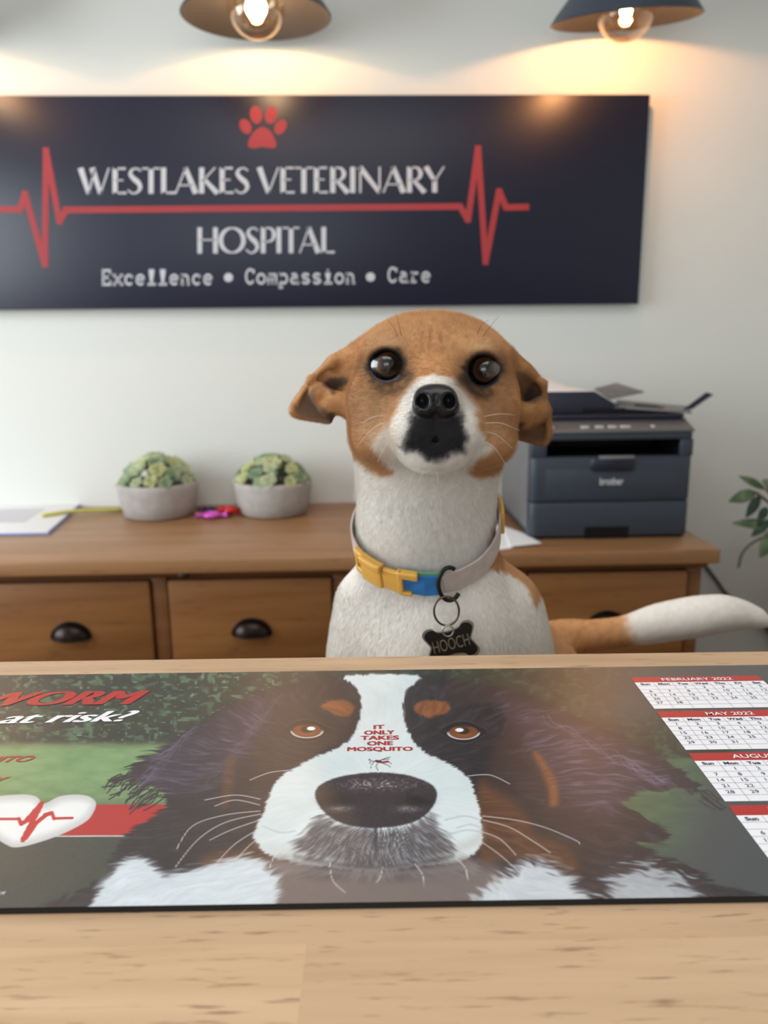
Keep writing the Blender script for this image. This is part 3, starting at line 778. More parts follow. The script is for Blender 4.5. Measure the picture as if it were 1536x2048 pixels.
succulent(243, 397, 1037, 950, 'green succulent in grey concrete bowl on the sideboard, nearer the booklet', 3)
succulent(473, 624, 1033, 947, 'green succulent in grey concrete bowl on the sideboard, nearer the dog', 8)

# ================================================================== LEAFY PLANT, CABLE
M_leaf = leaf_mat('leaf_green', (84, 108, 76), (122, 142, 108)); M_leafd = leaf_mat('leaf_dark', (38, 62, 52), (60, 86, 66))
M_stem = mat('plant_stem', (96, 96, 78), .7); M_planter = mat('planter_grey', (92, 90, 96), .6)
PYp = 1.95
base = P(1640, 1400, PYp)
pl = thing('potted_plant', 'leafy green plant standing on the floor at the right of the sideboard', 'plant', (base[0], PYp, 0))
m = MB(); m.lathe([(.001, 0), (.10, 0), (.105, .01), (.135, .62), (.14, .66), (.13, .66), (.125, .62), (.001, .615)], (base[0], PYp, .001), 40); m.build('planter', M_planter, pl, smooth=True)
def leaf(m, p0, p1, w_, sag, mi, roll=0.0):
    p0, p1 = np.array(p0), np.array(p1); d = p1-p0; L = np.linalg.norm(d); d /= L
    side = np.cross(d, [math.sin(roll)*.5, -1.0, .35]); side /= np.linalg.norm(side); up = np.cross(side, d)
    K = 9; v = []; f = []
    for i in range(K+1):
        t_ = i/K; c = p0+d*L*t_-np.array([0, 0, sag*t_*t_]); ww = w_*math.sin(math.pi*min(t_*.96+.02, 1))**.8*(1-.25*t_)
        v += [c-side*ww+up*ww*.25, c, c+side*ww+up*ww*.25]
    for i in range(K): f += [(3*i, 3*i+1, 3*i+4, 3*i+3), (3*i+1, 3*i+2, 3*i+5, 3*i+4)]
    m.add(v, f, mi)
m = MB()
lv = [((1530, 978), (1478, 949), 7, 0, 0), ((1512, 985), (1458, 1000), 11, 0, 0), ((1520, 992), (1492, 1032), 9, 1, 0), ((1545, 1050), (1465, 1043), 9, 0, 0),
      ((1540, 1040), (1503, 1070), 9, 1, 0), ((1550, 1060), (1520, 1112), 14, 0, 0), ((1560, 985), (1524, 958), 12, 0, 0), ((1570, 1000), (1600, 950), 14, 0, 0),
      ((1580, 1030), (1640, 1010), 14, 0, 0), ((1590, 1080), (1560, 1120), 14, 1, 0), ((1600, 1060), (1660, 1080), 14, 0, 0), ((1535, 1015), (1515, 1040), 8, 1, 0), ((1580, 960), (1570, 900), 13, 0, 0), ((1620, 950), (1680, 920), 13, 1, 0)]
for (a, b_, ww, dk, _) in lv:
    leaf(m, P(a[0], a[1], PYp+.01), P(b_[0], b_[1], PYp-.02), px2m(ww*1.35, PYp), .004, dk, random.uniform(-.6, .6))
m.build('foliage', [M_leaf, M_leafd], pl, smooth=True, solid=.0006)
for pts, r in (([(1640, 1240), (1615, 1120), (1575, 1040), (1512, 985)], 3.2), ([(1640, 1240), (1625, 1140), (1600, 1070), (1545, 1050)], 3), ([(1640, 1240), (1640, 1100), (1600, 1000), (1580, 960)], 3),
               ([(1600, 1090), (1540, 1074), (1505, 1086), (1484, 1108), (1477, 1135)], 2.6), ([(1640, 1240), (1650, 1100), (1640, 1000), (1620, 950)], 3), ([(1575, 1040), (1560, 1010), (1530, 978)], 2)):
    pp = [P(x, y, PYp) for x, y in pts]
    if pts[0] == (1640, 1240): pp = [np.array([base[0], PYp, .60])]+pp
    m = MB(); m.tube(smooth_poly(pp, 5, False), px2m(r, PYp), 8); m.build('stem', M_stem, pl, smooth=True)

m = MB(); CYp = WALL_Y-.012
path = [P(x, y, CYp) for x, y in ((1380, 1075), (1404, 1122), (1432, 1160), (1450, 1185), (1472, 1203), (1505, 1228), (1540, 1266), (1580, 1330), (1600, 1420))]
path += [np.array([path[-1][0]+.03, CYp, .3]), np.array([path[-1][0]+.05, CYp, .01])]
m.tube(smooth_poly(path, 5, False), px2m(4.2, CYp), 8); o = m.build('power_cable', mat('cable_grey', (84, 84, 84), .5), smooth=True, origin=path[0])
tag(o, 'dark grey cable drooping down the wall beside the sideboard', 'cable')
# ================================================================== DESK MAT WITH PRINTED PICTURE
MT = 0.0024                                    # thickness
MZ = CT+MT
b_front = (w2m(*onz(0, 1814, MZ)[:2])[1]+w2m(*onz(1536, 1794, MZ)[:2])[1])/2
b_back = (w2m(*onz(0, 1349, MZ)[:2])[1]+w2m(*onz(1536, 1331, MZ)[:2])[1])/2
A0, A1 = -.25, .285
mat_root = thing('desk_mat', 'printed desk mat with a big tricolour dog face and calendars lying on the counter', 'mat', m2w((A0+A1)/2, (b_front+b_back)/2, CT))
M_rub = mat('black_rubber', (14, 14, 16), .7)
m = MB(); m.hexa([m2w(A0, b_front, CT+.0002), m2w(A1, b_front, CT+.0002), m2w(A1, b_back, CT+.0002), m2w(A0, b_back, CT+.0002)], [m2w(A0, b_front, MZ-.0002), m2w(A1, b_front, MZ-.0002), m2w(A1, b_back, MZ-.0002), m2w(A0, b_back, MZ-.0002)])
m.build('rubber_base', M_rub, mat_root)

def paint_print(x, y):
    """colour of the printed picture; x, y are image pixels, mat points seen through the camera"""
    x = x.astype(np.float32); y = y.astype(np.float32)
    img = np.zeros(x.shape+(3,), np.float32)
    def lay(col, a):
        nonlocal img
        c = np.asarray(col, np.float32); img = img*(1-a[..., None])+c*a[..., None]
    # --- hair direction field, radial from the nose
    dx, dy = x-752, (y-1575)*1.7
    r = np.sqrt(dx*dx+dy*dy)+1; an = np.arctan2(dy, dx)
    bend = an+.25*np.sin(an*2)*np.clip(r/400, 0, 1.5)
    wob = (fbm(x/150, y/90, 5)-.5)*.35
    s1 = vnoise((bend+wob)*34, r/38, 1); s2 = vnoise((bend+wob)*90, r/24, 2); s3 = vnoise((bend+wob*.5)*190, r/20, 3)
    streak = .4*s1+.35*s2+.25*s3
    grain = vnoise(x/1.6, y/1.3, 9)
    def pm(poly, soft, jit=0, sm_=3):
        q_ = smooth_poly(poly, sm_) if sm_ else poly
        return sm(soft, -soft, sdpoly(x, y, q_)+(streak-.5)*jit)
    # --- hedge
    h1 = fbm(x/26, y/15, 21, 3); cell = vnoise(x/9+h1*2, y/5.5, 22); cell2 = vnoise(x/14, y/8+h1*2, 23)
    leafm = sm(.60, .80, cell)*sm(.35, .55, h1)+.7*sm(.72, .85, cell2)
    leafm = np.clip(leafm, 0, 1)*np.where(x > 600, .45, 1)
    base = np.array([36, 46, 38]); img[:] = base
    img += (h1[..., None]-.5)*np.array([22, 26, 20])
    tone = vnoise(x/40, y/25, 24)
    lc = np.stack([70+36*tone, 108+30*tone, 78+30*tone], -1); img = img*(1-leafm[..., None]*.75)+lc*leafm[..., None]*.75
    bright = sm(.86, .96, vnoise(x/7, y/5, 25))*np.where(x < 560, 1, .25)
    img = img*(1-.6*bright[..., None])+np.array([130, 170, 155])*.6*bright[..., None]
    # --- lawn
    lawn = sm(1480, 1492, y+6*(fbm(x/30, y/30, 31)-.5)+np.where(x > 900, -30, 0))
    ln = fbm(x/34, y/9, 32, 3)
    g1 = np.stack([100+34*ln, 138+28*ln, 88+30*ln], -1); dk = np.stack([50+18*grain, 56+16*grain, 50+16*grain], -1)
    dkf = sm(1560, 1690, y)[..., None]
    rightside = sm(1000, 1300, x)[..., None]
    lw_ = g1*(1-dkf)+dk*dkf
    rg = np.stack([62+24*ln, 84+30*ln, 64+20*ln], -1); fade = sm(1300, 1480, x+(y-1600)*.5)[..., None]
    rg = rg*(1-fade)+np.array([66, 72, 76])*fade
    lw_ = lw_*(1-rightside)+rg*rightside
    img = img*(1-lawn[..., None])+lw_*lawn[..., None]
    lay((70, 68, 58), sm(14, 0, np.abs(y-1488))*.35*np.where(x < 420, 1, 0))
    # dark grey surround at the top right
    lay((72, 72, 74), sm(1130, 1330, x+.5*(y-1340))*sm(1480, 1400, y)*.9)
    lay((68, 74, 78), sm(1420, 1520, x-(y-1500)*.35)*sm(1380, 1480, y))
    # --- red banner
    lay((176, 34, 36), pm([(60, 1609), (345, 1609), (262, 1671), (60, 1671)], 1.0, 0, 0))
    lay((225, 225, 225), sm(1.6, .4, np.abs(y-1672.5+.004*(x-100)))*np.where((x > 60) & (x < 262), 1, 0))
    # --- dark coat
    coat = [(690, 1350), (600, 1363), (530, 1378), (470, 1402), (420, 1436), (375, 1456), (330, 1490), (285, 1512), (250, 1545), (222, 1566), (262, 1568), (300, 1574), (328, 1592), (336, 1606), (312, 1630), (262, 1662), (230, 1700), (205, 1760), (165, 1830),
            (1480, 1830), (1420, 1760), (1330, 1712), (1280, 1688), (1330, 1686), (1330, 1660), (1275, 1630), (1252, 1606), (1275, 1588), (1330, 1578), (1385, 1590), (1420, 1604), (1370, 1548), (1300, 1500), (1210, 1456), (1120, 1418), (1050, 1386), (960, 1364), (870, 1350)]
    ca_ = pm(coat, 5, 34, 3)
    cs = np.clip((streak-.46)*2.6, 0, 1)
    earl = pm([(560, 1385), (450, 1425), (360, 1480), (290, 1540), (330, 1590), (420, 1570), (500, 1500)], 30)
    earr = pm([(1000, 1395), (1130, 1440), (1260, 1500), (1370, 1575), (1280, 1580), (1240, 1610), (1200, 1640), (1100, 1560), (1040, 1470)], 30)
    ear = np.clip(earl+earr, 0, 1)
    cc = np.array([31, 28, 35])+cs[..., None]*np.array([26, 23, 26])*(1+1.1*ear[..., None])+ear[..., None]*np.array([16, 13, 22])+(grain[..., None]-.5)*8
    img = img*(1-ca_[..., None])+cc*ca_[..., None]
    # loose strands at the ear tips
    rs = np.random.RandomState(3)
    def strands(n, x0, y0, x1, y1, dxy, col, w_, op):
        for _ in range(n):
            t_ = rs.rand(); ax, ay = x0+(x1-x0)*t_+rs.randn()*6, y0+(y1-y0)*t_+rs.randn()*4
            ln_ = 30+rs.rand()*38; bx, by = ax+dxy[0]*ln_, ay+dxy[1]*ln_+rs.randn()*6
            cxx, cyy = (ax+bx)/2+rs.randn()*4, (ay+by)/2+rs.randn()*4
            seg(smooth_poly([(ax, ay), (cxx, cyy), (bx, by)], 4, False), col, w_, op)
    def seg(pts, col, w_, op, taper=True):
        nonlocal img
        pts = np.array(pts); x0, x1, y0, y1 = pts[:, 0].min()-4, pts[:, 0].max()+4, pts[:, 1].min()-4, pts[:, 1].max()+4
        k = np.where((x > x0) & (x < x1) & (y > y0) & (y < y1))
        if len(k[0]) == 0: return
        d = sdline(x[k], y[k], pts)
        a = sm(w_*.5+.6, w_*.5-.5, d)*op
        img[k] = img[k]*(1-a[:, None])+np.array(col)*a[:, None]
    strands(34, 250, 1545, 330, 1592, (-.72, .55), (34, 31, 38), 2.6, .9)
    strands(24, 1290, 1500, 1410, 1596, (.72, .5), (40, 38, 46), 2.6, .8)
    strands(40, 400, 1440, 300, 1560, (-.75, .5), (104, 98, 120), 1.4, .45)
    strands(50, 1080, 1430, 1320, 1560, (.7, .5), (110, 104, 124), 1.5, .45)
    strands(40, 560, 1390, 460, 1520, (-.6, .7), (88, 84, 98), 1.2, .4)
    # --- tan markings
    tan = lambda v: np.stack([112+60*v, 62+44*v, 30+28*v], -1)
    def tanlay(poly, soft, jit, op, dark=1.0):
        nonlocal img
        a = pm(poly, soft, jit)*op; t_ = tan(np.clip(streak*1.5-.3, 0, 1))*dark
        img = img*(1-a[..., None])+t_*a[..., None]
    tanlay([(640, 1412), (655, 1402), (685, 1400), (706, 1410), (704, 1426), (690, 1433), (672, 1432), (655, 1422)], 4, 14, .95)
    tanlay([(826, 1414), (842, 1403), (880, 1401), (902, 1414), (893, 1426), (870, 1431), (856, 1437), (838, 1428)], 4, 14, .95)
    tanlay([(1066, 1503), (1080, 1508), (1108, 1550), (1118, 1585), (1116, 1612), (1098, 1612), (1096, 1580), (1082, 1540), (1070, 1520)], 7, 16, .75)
    tanlay([(452, 1520), (468, 1512), (470, 1545), (462, 1600), (444, 1618), (444, 1570)], 9, 18, .38)
    tanlay([(955, 1570), (985, 1575), (1030, 1605), (1060, 1640), (1075, 1668), (1130, 1690), (1155, 1730), (1140, 1745), (1080, 1720), (1010, 1722), (955, 1720)], 14, 24, .62, .82)
    tanlay([(545, 1585), (520, 1640), (500, 1690), (430, 1702), (395, 1722), (430, 1740), (540, 1735), (580, 1720)], 14, 22, .5, .85)
    # --- throat
    lay((128, 116, 112), pm([(520, 1728), (620, 1745), (750, 1752), (880, 1745), (960, 1728), (1010, 1745), (1000, 1830), (530, 1830)], 22, 16)*.85)
    # --- white chest
    wh = lambda v: np.stack([192+26*v, 204+24*v, 212+24*v], -1)
    def whlay(poly, soft, jit, op=1):
        nonlocal img
        a = pm(poly, soft, jit)*op; t_ = wh(np.clip(streak*1.4-.2, 0, 1))
        img = img*(1-a[..., None])+t_*a[..., None]
    whlay([(215, 1752), (240, 1725), (272, 1713), (305, 1730), (335, 1752), (375, 1740), (430, 1724), (500, 1716), (540, 1735), (560, 1770), (500, 1830), (200, 1830)], 10, 40)
    whlay([(985, 1765), (1010, 1745), (1040, 1722), (1085, 1722), (1125, 1742), (1160, 1775), (1190, 1830), (940, 1830)], 14, 60, .92)
    whlay([(1215, 1755), (1270, 1732), (1330, 1742), (1400, 1785), (1420, 1830), (1240, 1830)], 16, 90, .75)
    # --- white face
    face = [(693, 1350), (838, 1350), (818, 1376), (805, 1406), (808, 1440), (820, 1470), (838, 1494), (870, 1514), (912, 1534), (940, 1562), (954, 1600), (962, 1640), (964, 1676), (950, 1706), (920, 1722), (860, 1730), (750, 1742), (640, 1734), (570, 1722), (530, 1704), (509, 1678), (513, 1652), (528, 1622), (542, 1580), (570, 1548), (620, 1518), (668, 1500), (700, 1478), (717, 1448), (722, 1415), (714, 1378)]
    a = pm(face, 3, 12)*(1-.55*sm(1700, 1742, y)); sh = np.clip(fbm(x/70, y/45, 41)*1.2-.1, 0, 1)
    wc = np.stack([204+18*sh, 218+14*sh, 222+14*sh], -1)+(streak[..., None]-.5)*14
    # muzzle folds and the shade printed at its lower edge
    img = img*(1-a[..., None])+wc*a[..., None]
    lay((190, 196, 198), pm([(515, 1690), (560, 1712), (640, 1726), (640, 1700), (560, 1690)], 14)*.45)
    lay((178, 178, 176), pm([(880, 1716), (960, 1690), (966, 1650), (950, 1672), (900, 1694)], 12)*.5)
    for q_ in ([(525, 1652), (560, 1665), (590, 1662)], [(890, 1640), (930, 1632), (960, 1640)], [(900, 1668), (935, 1660), (962, 1664)], [(915, 1655), (940, 1649), (958, 1654)]): seg(smooth_poly(q_, 4, False), (176, 188, 194), 3.5, .6)
    # --- grey beard below the nose
    a = pm([(640, 1632), (700, 1655), (750, 1660), (810, 1655), (862, 1632), (880, 1655), (905, 1690), (890, 1718), (820, 1728), (750, 1738), (670, 1728), (610, 1708), (588, 1690), (612, 1665)], 12, 34)*.92
    bc_ = np.stack([70+84*np.clip(s3*1.6-.6, 0, 1)]*3, -1)*np.array([1, .97, 1.02])
    img = img*(1-a[..., None])+bc_*a[..., None]
    lay((138, 130, 128), pm([(560, 1716), (640, 1732), (750, 1738), (870, 1730), (940, 1714), (950, 1745), (750, 1756), (550, 1745)], 12, 20)*.7)
    lay((60, 55, 58), sm(8, 0, sdline(x, y, smooth_poly([(590, 1712), (660, 1726), (750, 1734), (840, 1726), (905, 1712)], 4, False)))*.4)
    lay((52, 48, 52), sm(7, 0, np.abs(x-752))*sm(1640, 1655, y)*sm(1725, 1700, y)*.7)
    # --- nose
    nose = [(630, 1590), (638, 1572), (665, 1558), (705, 1549), (755, 1545), (805, 1549), (845, 1560), (868, 1574), (874, 1592), (866, 1612), (848, 1632), (815, 1648), (755, 1656), (695, 1650), (660, 1634), (640, 1614)]
    nn_ = vnoise(x/4, y/2.6, 51)
    a = pm(nose, 2.5, 3)
    nc = np.array([40, 35, 40])+nn_[..., None]*np.array([14, 12, 14])
    img = img*(1-a[..., None])+nc*a[..., None]
    hl = np.exp(-((x-757)/72)**2-((y-1569)/11)**2)
    lay((168, 162, 166), np.clip(hl*(.25+.9*sm(.45, .9, nn_)), 0, 1)*a*.85)
    for cx_ in (680, 816):
        lay((165, 165, 168), np.exp(-((x-cx_)/24)**2-((y-1617)/7)**2)*(.3+.7*nn_)*.75)
    lay((14, 12, 15), np.exp(-((x-672)/26)**2-((y-1602)/10)**2)*.8); lay((14, 12, 15), np.exp(-((x-832)/26)**2-((y-1602)/10)**2)*.8)
    # --- eyes
    for cx_, cy_, fl in ((614, 1461, 1), (927, 1464, -1)):
        ex, ey = (x-cx_), (y-cy_)
        lay((16, 14, 17), sm(1.25, .95, np.sqrt((ex/40)**2+(ey/20)**2))*.9)
        lay((190, 190, 196), sm(1.06, .96, np.sqrt((ex/33)**2+((ey-1)/14.5)**2))*sm(.84, .98, np.sqrt(((ex+fl*3)/31)**2+((ey+3)/14)**2))*sm(-4, 4, ey))
        d = np.sqrt((ex/29)**2+(ey/13.5)**2)
        lay((112, 62, 30), sm(1.04, .94, d)); lay((150, 88, 44), np.exp(-(ex/20)**2-((ey-6)/5)**2)*.6*sm(1.0, .9, d))
        lay((26, 18, 18), sm(1.0, .6, np.sqrt((ex/15)**2+((ey+2)/8)**2))*.9)
        lay((26, 20, 22), sm(6, -2, ey+12+0.006*ex*ex)*sm(1.2, 1.0, d)*.8)
        hx = cx_+fl*8
        lay((235, 240, 244), sm(1.2, .7, np.sqrt(((x-hx)/9)**2+((y-cy_+4)/4.2)**2)))
        seg(smooth_poly([(cx_-44, cy_-8), (cx_-20, cy_-20), (cx_+12, cy_-21), (cx_+44, cy_-6)], 4, False), (92, 86, 94), 2.4, .5)
        seg(smooth_poly([(cx_-42, cy_+6), (cx_-14, cy_+21), (cx_+16, cy_+21), (cx_+42, cy_+6)], 4, False), (84, 78, 86), 2.2, .45)
    # --- whiskers
    W_ = [[(520, 1622), (450, 1630), (385, 1652), (352, 1700)], [(522, 1628), (450, 1645), (395, 1680), (350, 1735)], [(520, 1640), (462, 1660), (420, 1680)], [(528, 1652), (470, 1688), (430, 1730)], [(540, 1660), (500, 1690), (470, 1722)], [(520, 1610), (470, 1600), (430, 1612)], [(560, 1690), (545, 1720), (540, 1735)],
          [(520, 1598), (470, 1590), (410, 1600)], [(965, 1632), (1030, 1640), (1090, 1655), (1150, 1680), (1160, 1688)], [(966, 1640), (1020, 1655), (1070, 1685), (1100, 1705)], [(965, 1664), (1000, 1678), (1032, 1710)], [(965, 1685), (1000, 1710), (1040, 1745)], [(935, 1552), (980, 1550), (1020, 1568)],
          [(660, 1725), (665, 1760), (690, 1785)], [(765, 1735), (760, 1755), (752, 1765)], [(830, 1728), (845, 1750), (850, 1780)], [(910, 1715), (930, 1735), (935, 1760)], [(585, 1540), (540, 1545), (500, 1560)]]
    for q_ in W_: seg(smooth_poly(q_, 6, False), (216, 212, 208), 1.6, .8)
    # --- mosquito
    for q_ in ([(744, 1523), (752, 1522), (760, 1524)], [(748, 1524), (743, 1530), (742, 1536)], [(756, 1525), (752, 1533), (756, 1541)], [(764, 1526), (775, 1530), (781, 1534)], [(768, 1524), (778, 1524), (783, 1528)], [(744, 1522), (738, 1518), (741, 1528)], [(760, 1521), (772, 1516), (780, 1514)], [(758, 1521), (768, 1519), (778, 1518)]): seg(q_, (70, 56, 60), 1.3, .9)
    seg([(752, 1522), (762, 1524)], (48, 36, 40), 4.5, .95); seg([(764, 1525), (776, 1523)], (150, 40, 44), 4.2, .9)
    # --- heart emblem
    heart = [(88, 1607), (74, 1594), (52, 1589), (20, 1590), (-12, 1594), (-34, 1604), (-42, 1622), (-34, 1648), (-8, 1676), (14, 1690), (30, 1695), (60, 1690), (110, 1674), (150, 1656), (178, 1638), (191, 1615), (190, 1602), (176, 1592), (150, 1589), (118, 1593)]
    hsd = sdpoly(x, y, smooth_poly(heart, 4)); hh = sm(1.0, -1.0, hsd)
    hc = np.array([234, 238, 240])*(1-.16*sm(-22, 0, hsd)[..., None])
    img = img*(1-hh[..., None])+hc*hh[..., None]
    q_ = [(-45, 1638), (38, 1638), (42, 1648), (56, 1640), (84, 1605), (46, 1680), (66, 1650), (90, 1634), (104, 1624), (106, 1634), (98, 1637), (145, 1637)]
    for a_, b_, w_ in ((q_[0], q_[1], 5), (q_[1], q_[2], 8), (q_[2], q_[3], 8), ((52, 1642), (84, 1606), 9), ((82, 1610), (45, 1681), 10), ((52, 1676), (72, 1646), 8), ((72, 1646), (92, 1630), 8), ((90, 1630), (104, 1626), 8), ((104, 1626), (108, 1637), 7), ((106, 1637), (145, 1636), 5)): seg([a_, b_], (186, 34, 36), w_, 1)
    return np.clip(img, 4, 246)

NA, NB = 1250, 640
ga0, ga1 = -.245, .262
aa = np.concatenate([[A0], np.linspace(ga0, ga1, NA), [A1]]); bb = np.linspace(b_front, b_back, NB)
AA, BB = np.meshgrid(aa, bb)
XX, YY = ca*AA-sa*BB, sa*AA+ca*BB
lx, ly = proj(XX, YY, MZ)
# mat points projected through the camera; the picture is laid out in image pixels
colr = paint_print(lx, ly)
me = bpy.data.meshes.new('printed_picture')
nv_ = AA.size; W_n = len(aa)
co = np.stack([XX, YY, np.full_like(XX, MZ)], -1).reshape(-1, 3).astype(np.float32)
ii = np.arange(nv_).reshape(NB, W_n)
quad = np.stack([ii[:-1, :-1], ii[:-1, 1:], ii[1:, 1:], ii[1:, :-1]], -1).reshape(-1).astype(np.int32)
nf_ = len(quad)//4
me.vertices.add(nv_); me.vertices.foreach_set('co', co.ravel())
me.loops.add(nf_*4); me.loops.foreach_set('vertex_index', quad)
me.polygons.add(nf_); me.polygons.foreach_set('loop_start', np.arange(0, nf_*4, 4, dtype=np.int32)); me.polygons.foreach_set('loop_total', np.full(nf_, 4, np.int32))
at = me.color_attributes.new('print', 'FLOAT_COLOR', 'POINT')
lc4 = np.ones((nv_, 4), np.float32); lc4[:, :3] = lin(colr.reshape(-1, 3)); at.data.foreach_set('color', lc4.ravel())
me.update(); me.validate()
M_print_pic = vcol_mat('printed_mat', 'print', .36, 1.0)
me.materials.append(M_print_pic)
o = bpy.data.objects.new('printed_picture', me); COL.objects.link(o); o.parent = mat_root; o.location = -Vector(mat_root.location)

# --- lettering
M_mred = mat('print_red', (176, 32, 34), .36, spec=.9); M_mwhite = mat('print_white', (238, 240, 246), .36, spec=.9); M_mnavy = mat('print_navy', (52, 56, 92), .42); M_mline = mat('print_line', (168, 172, 186), .42)
MZL = MZ+.00012
def mat_ab(px, py): p = onz(px, py, MZL); return np.array(w2m(p[0], p[1]))
def mtext(s, pl, pr_, cap_px, mi, off=.03, shear=0.0, copies=1):
    """text on the mat: baseline from pixel pl to pr_; cap height measured in photo rows"""
    v, f = text_geo(s, off, shear)
    if not len(v): return
    a, b_ = mat_ab(*pl), mat_ab(*pr_); t_ = mat_ab(pl[0], pl[1]-cap_px)
    wv = v[:, 0].max(); k = (b_[0]-a[0])/wv; hgt = t_[1]-a[1]
    mb = MB()
    for c_ in range(copies):                     # heavier strokes from slightly offset layers
        ox = (c_-(copies-1)/2)*hgt*.045
        mb.add([m2w(a[0]+p[0]*k+ox, (a[1]+(b_[1]-a[1])*p[0]/wv)+p[1]*hgt, MZL+.00002*c_) for p in v], f)
    mb.build('lettering', (M_mred, M_mwhite)[mi], mat_root)
mtext('WORM', (-44, 1412), (278, 1408), 28, 0, 0, .35, 5)
mtext('at risk?', (-4, 1447), (264, 1442), 22, 1, 0, .35, 4)
mtext('UITO', (-34, 1525), (62, 1523), 12, 0, 0, .35, 4)
mtext('Y', (-12, 1566), (11, 1565), 12, 0, 0, .35, 4)
mtext('KR', (-8, 1789), (8, 1789), 6, 1, .0, .3)
for s, x0, x1, y, c in (('IT', 748, 768, 1458, 8), ('ONLY', 729, 788, 1469, 8), ('TAKES', 722, 797, 1479.5, 8), ('ONE', 735, 785, 1490.5, 8), ('MOSQUITO', 695, 825, 1502, 8)):
    mtext(s, (x0, y), (x1, y-.8), c, 0, 0, 0, 4)

# --- calendars: red month bar, white table, thin rules, figures
tl = [mat_ab(1236+p[0]*300/1536, 1320+p[1]*400/2048) for p in ((130, 178), (392, 528), (722, 962), (1135, 1490))]
ca0 = float(np.mean([p[0] for p in tl])); pit = (tl[0][1]-tl[3][1])/3
cw = .0555*(CZ-MZ)                             # width of one day column
gap = .012
months = [('FEBRUARY 2022', 2, 28), ('MAY 2022', 0, 31), ('AUGUST 2022', 1, 31), ('NOVEMBER 2022', 2, 30)]
def rect(mb, a0, a1, b0, b1, mi, z=MZL): mb.add([m2w(a0, b0, z), m2w(a1, b0, z), m2w(a1, b1, z), m2w(a0, b1, z)], [(0, 1, 2, 3)], mi)
def ctext(mb, s, ac, b0, hgt, wk, mi, z, off=.0):
    v, f = text_geo(s, off)
    wv = v[:, 0].max()
    mb.add([m2w(ac+(p[0]-wv/2)*hgt*wk, b0+p[1]*hgt, z) for p in v], f, mi)
for col in (0, 1):
    for r_, (mon, first, nd) in enumerate(months):
        a0 = ca0+col*(7*cw+gap*.55); b1 = tl[0][1]-pit*r_; hh_ = pit*.165; tot = pit*.93
        a1 = a0+7*cw
        m = MB(); z1 = MZL+.00008; z2 = MZL+.00016
        rect(m, a0, a1, b1-hh_, b1, 0); rect(m, a0, a1, b1-tot, b1-hh_, 1)
        ch = (tot-hh_)/7
        if col == 0:
            for k in range(1, 7): rect(m, a0+cw*k-.00012, a0+cw*k+.00012, b1-tot, b1-hh_, 3, z1)
            for k in range(1, 7): rect(m, a0, a1, b1-hh_-ch*k-.00010, b1-hh_-ch*k+.00010, 3, z1)
            ctext(m, mon, (a0+a1)/2, b1-hh_*.75, hh_*.48, 1.25, 1, z2, .01)
            for k, d_ in enumerate(('Sun', 'Mon', 'Tue', 'Wed', 'Thu', 'Fri', 'Sat')):
                ctext(m, d_, a0+cw*(k+.5), b1-hh_-ch*.78, ch*.50, 1.15, 2, z2, .03)
            for d_ in range(1, nd+1):
                k = first+d_-1
                ctext(m, str(d_), a0+cw*(k % 7+.5), b1-hh_-ch*(k//7+1)-ch*.76, ch*.52, 1.15, 2, z2, .0)
        m.build('calendar_table', [M_mred, M_mwhite, M_mnavy, M_mline], mat_root)
SEAT = 0.70
# ================================================================== DOG
OPS = []                                        # (bbox, function, kind, blend)
def _bb(c, r): c, r = np.array(c), np.array(r); return np.concatenate([c-r, c+r])
def s_ell(c, r, k=.01, kind='u', rot=None):
    c = np.array(c, float); r = np.array(r, float)
    R3 = np.array(rot) if rot is not None else None
    def fn(X, Y, Z):
        x, y, z = X-c[0], Y-c[1], Z-c[2]
        if R3 is not None: x, y, z = (R3[0, 0]*x+R3[1, 0]*y+R3[2, 0]*z, R3[0, 1]*x+R3[1, 1]*y+R3[2, 1]*z, R3[0, 2]*x+R3[1, 2]*y+R3[2, 2]*z)
        k0 = np.sqrt((x/r[0])**2+(y/r[1])**2+(z/r[2])**2); k1 = np.sqrt((x/r[0]**2)**2+(y/r[1]**2)**2+(z/r[2]**2)**2)+1e-9
        return k0*(k0-1)/k1
    OPS.append((_bb(c, np.full(3, r.max()) if R3 is not None else r), fn, kind, k))
def s_cap(a, b, ra, rb, k=.01, kind='u'):
    a, b = np.array(a, float), np.array(b, float); d = b-a; dd = d.dot(d)
    def fn(X, Y, Z):
        x, y, z = X-a[0], Y-a[1], Z-a[2]
        t = np.clip((x*d[0]+y*d[1]+z*d[2])/dd, 0, 1)
        return np.sqrt((x-d[0]*t)**2+(y-d[1]*t)**2+(z-d[2]*t)**2)-(ra+(rb-ra)*t)
    rm = max(ra, rb); OPS.append((np.concatenate([np.minimum(a, b)-rm, np.maximum(a, b)+rm]), fn, kind, k))
def s_chain(pts, rads, k=.01):
    for i in range(len(pts)-1): s_cap(pts[i], pts[i+1], rads[i], rads[i+1], k)
def q(n, Y): return n*Y*1.035/F                # pixels -> metres at depth Y
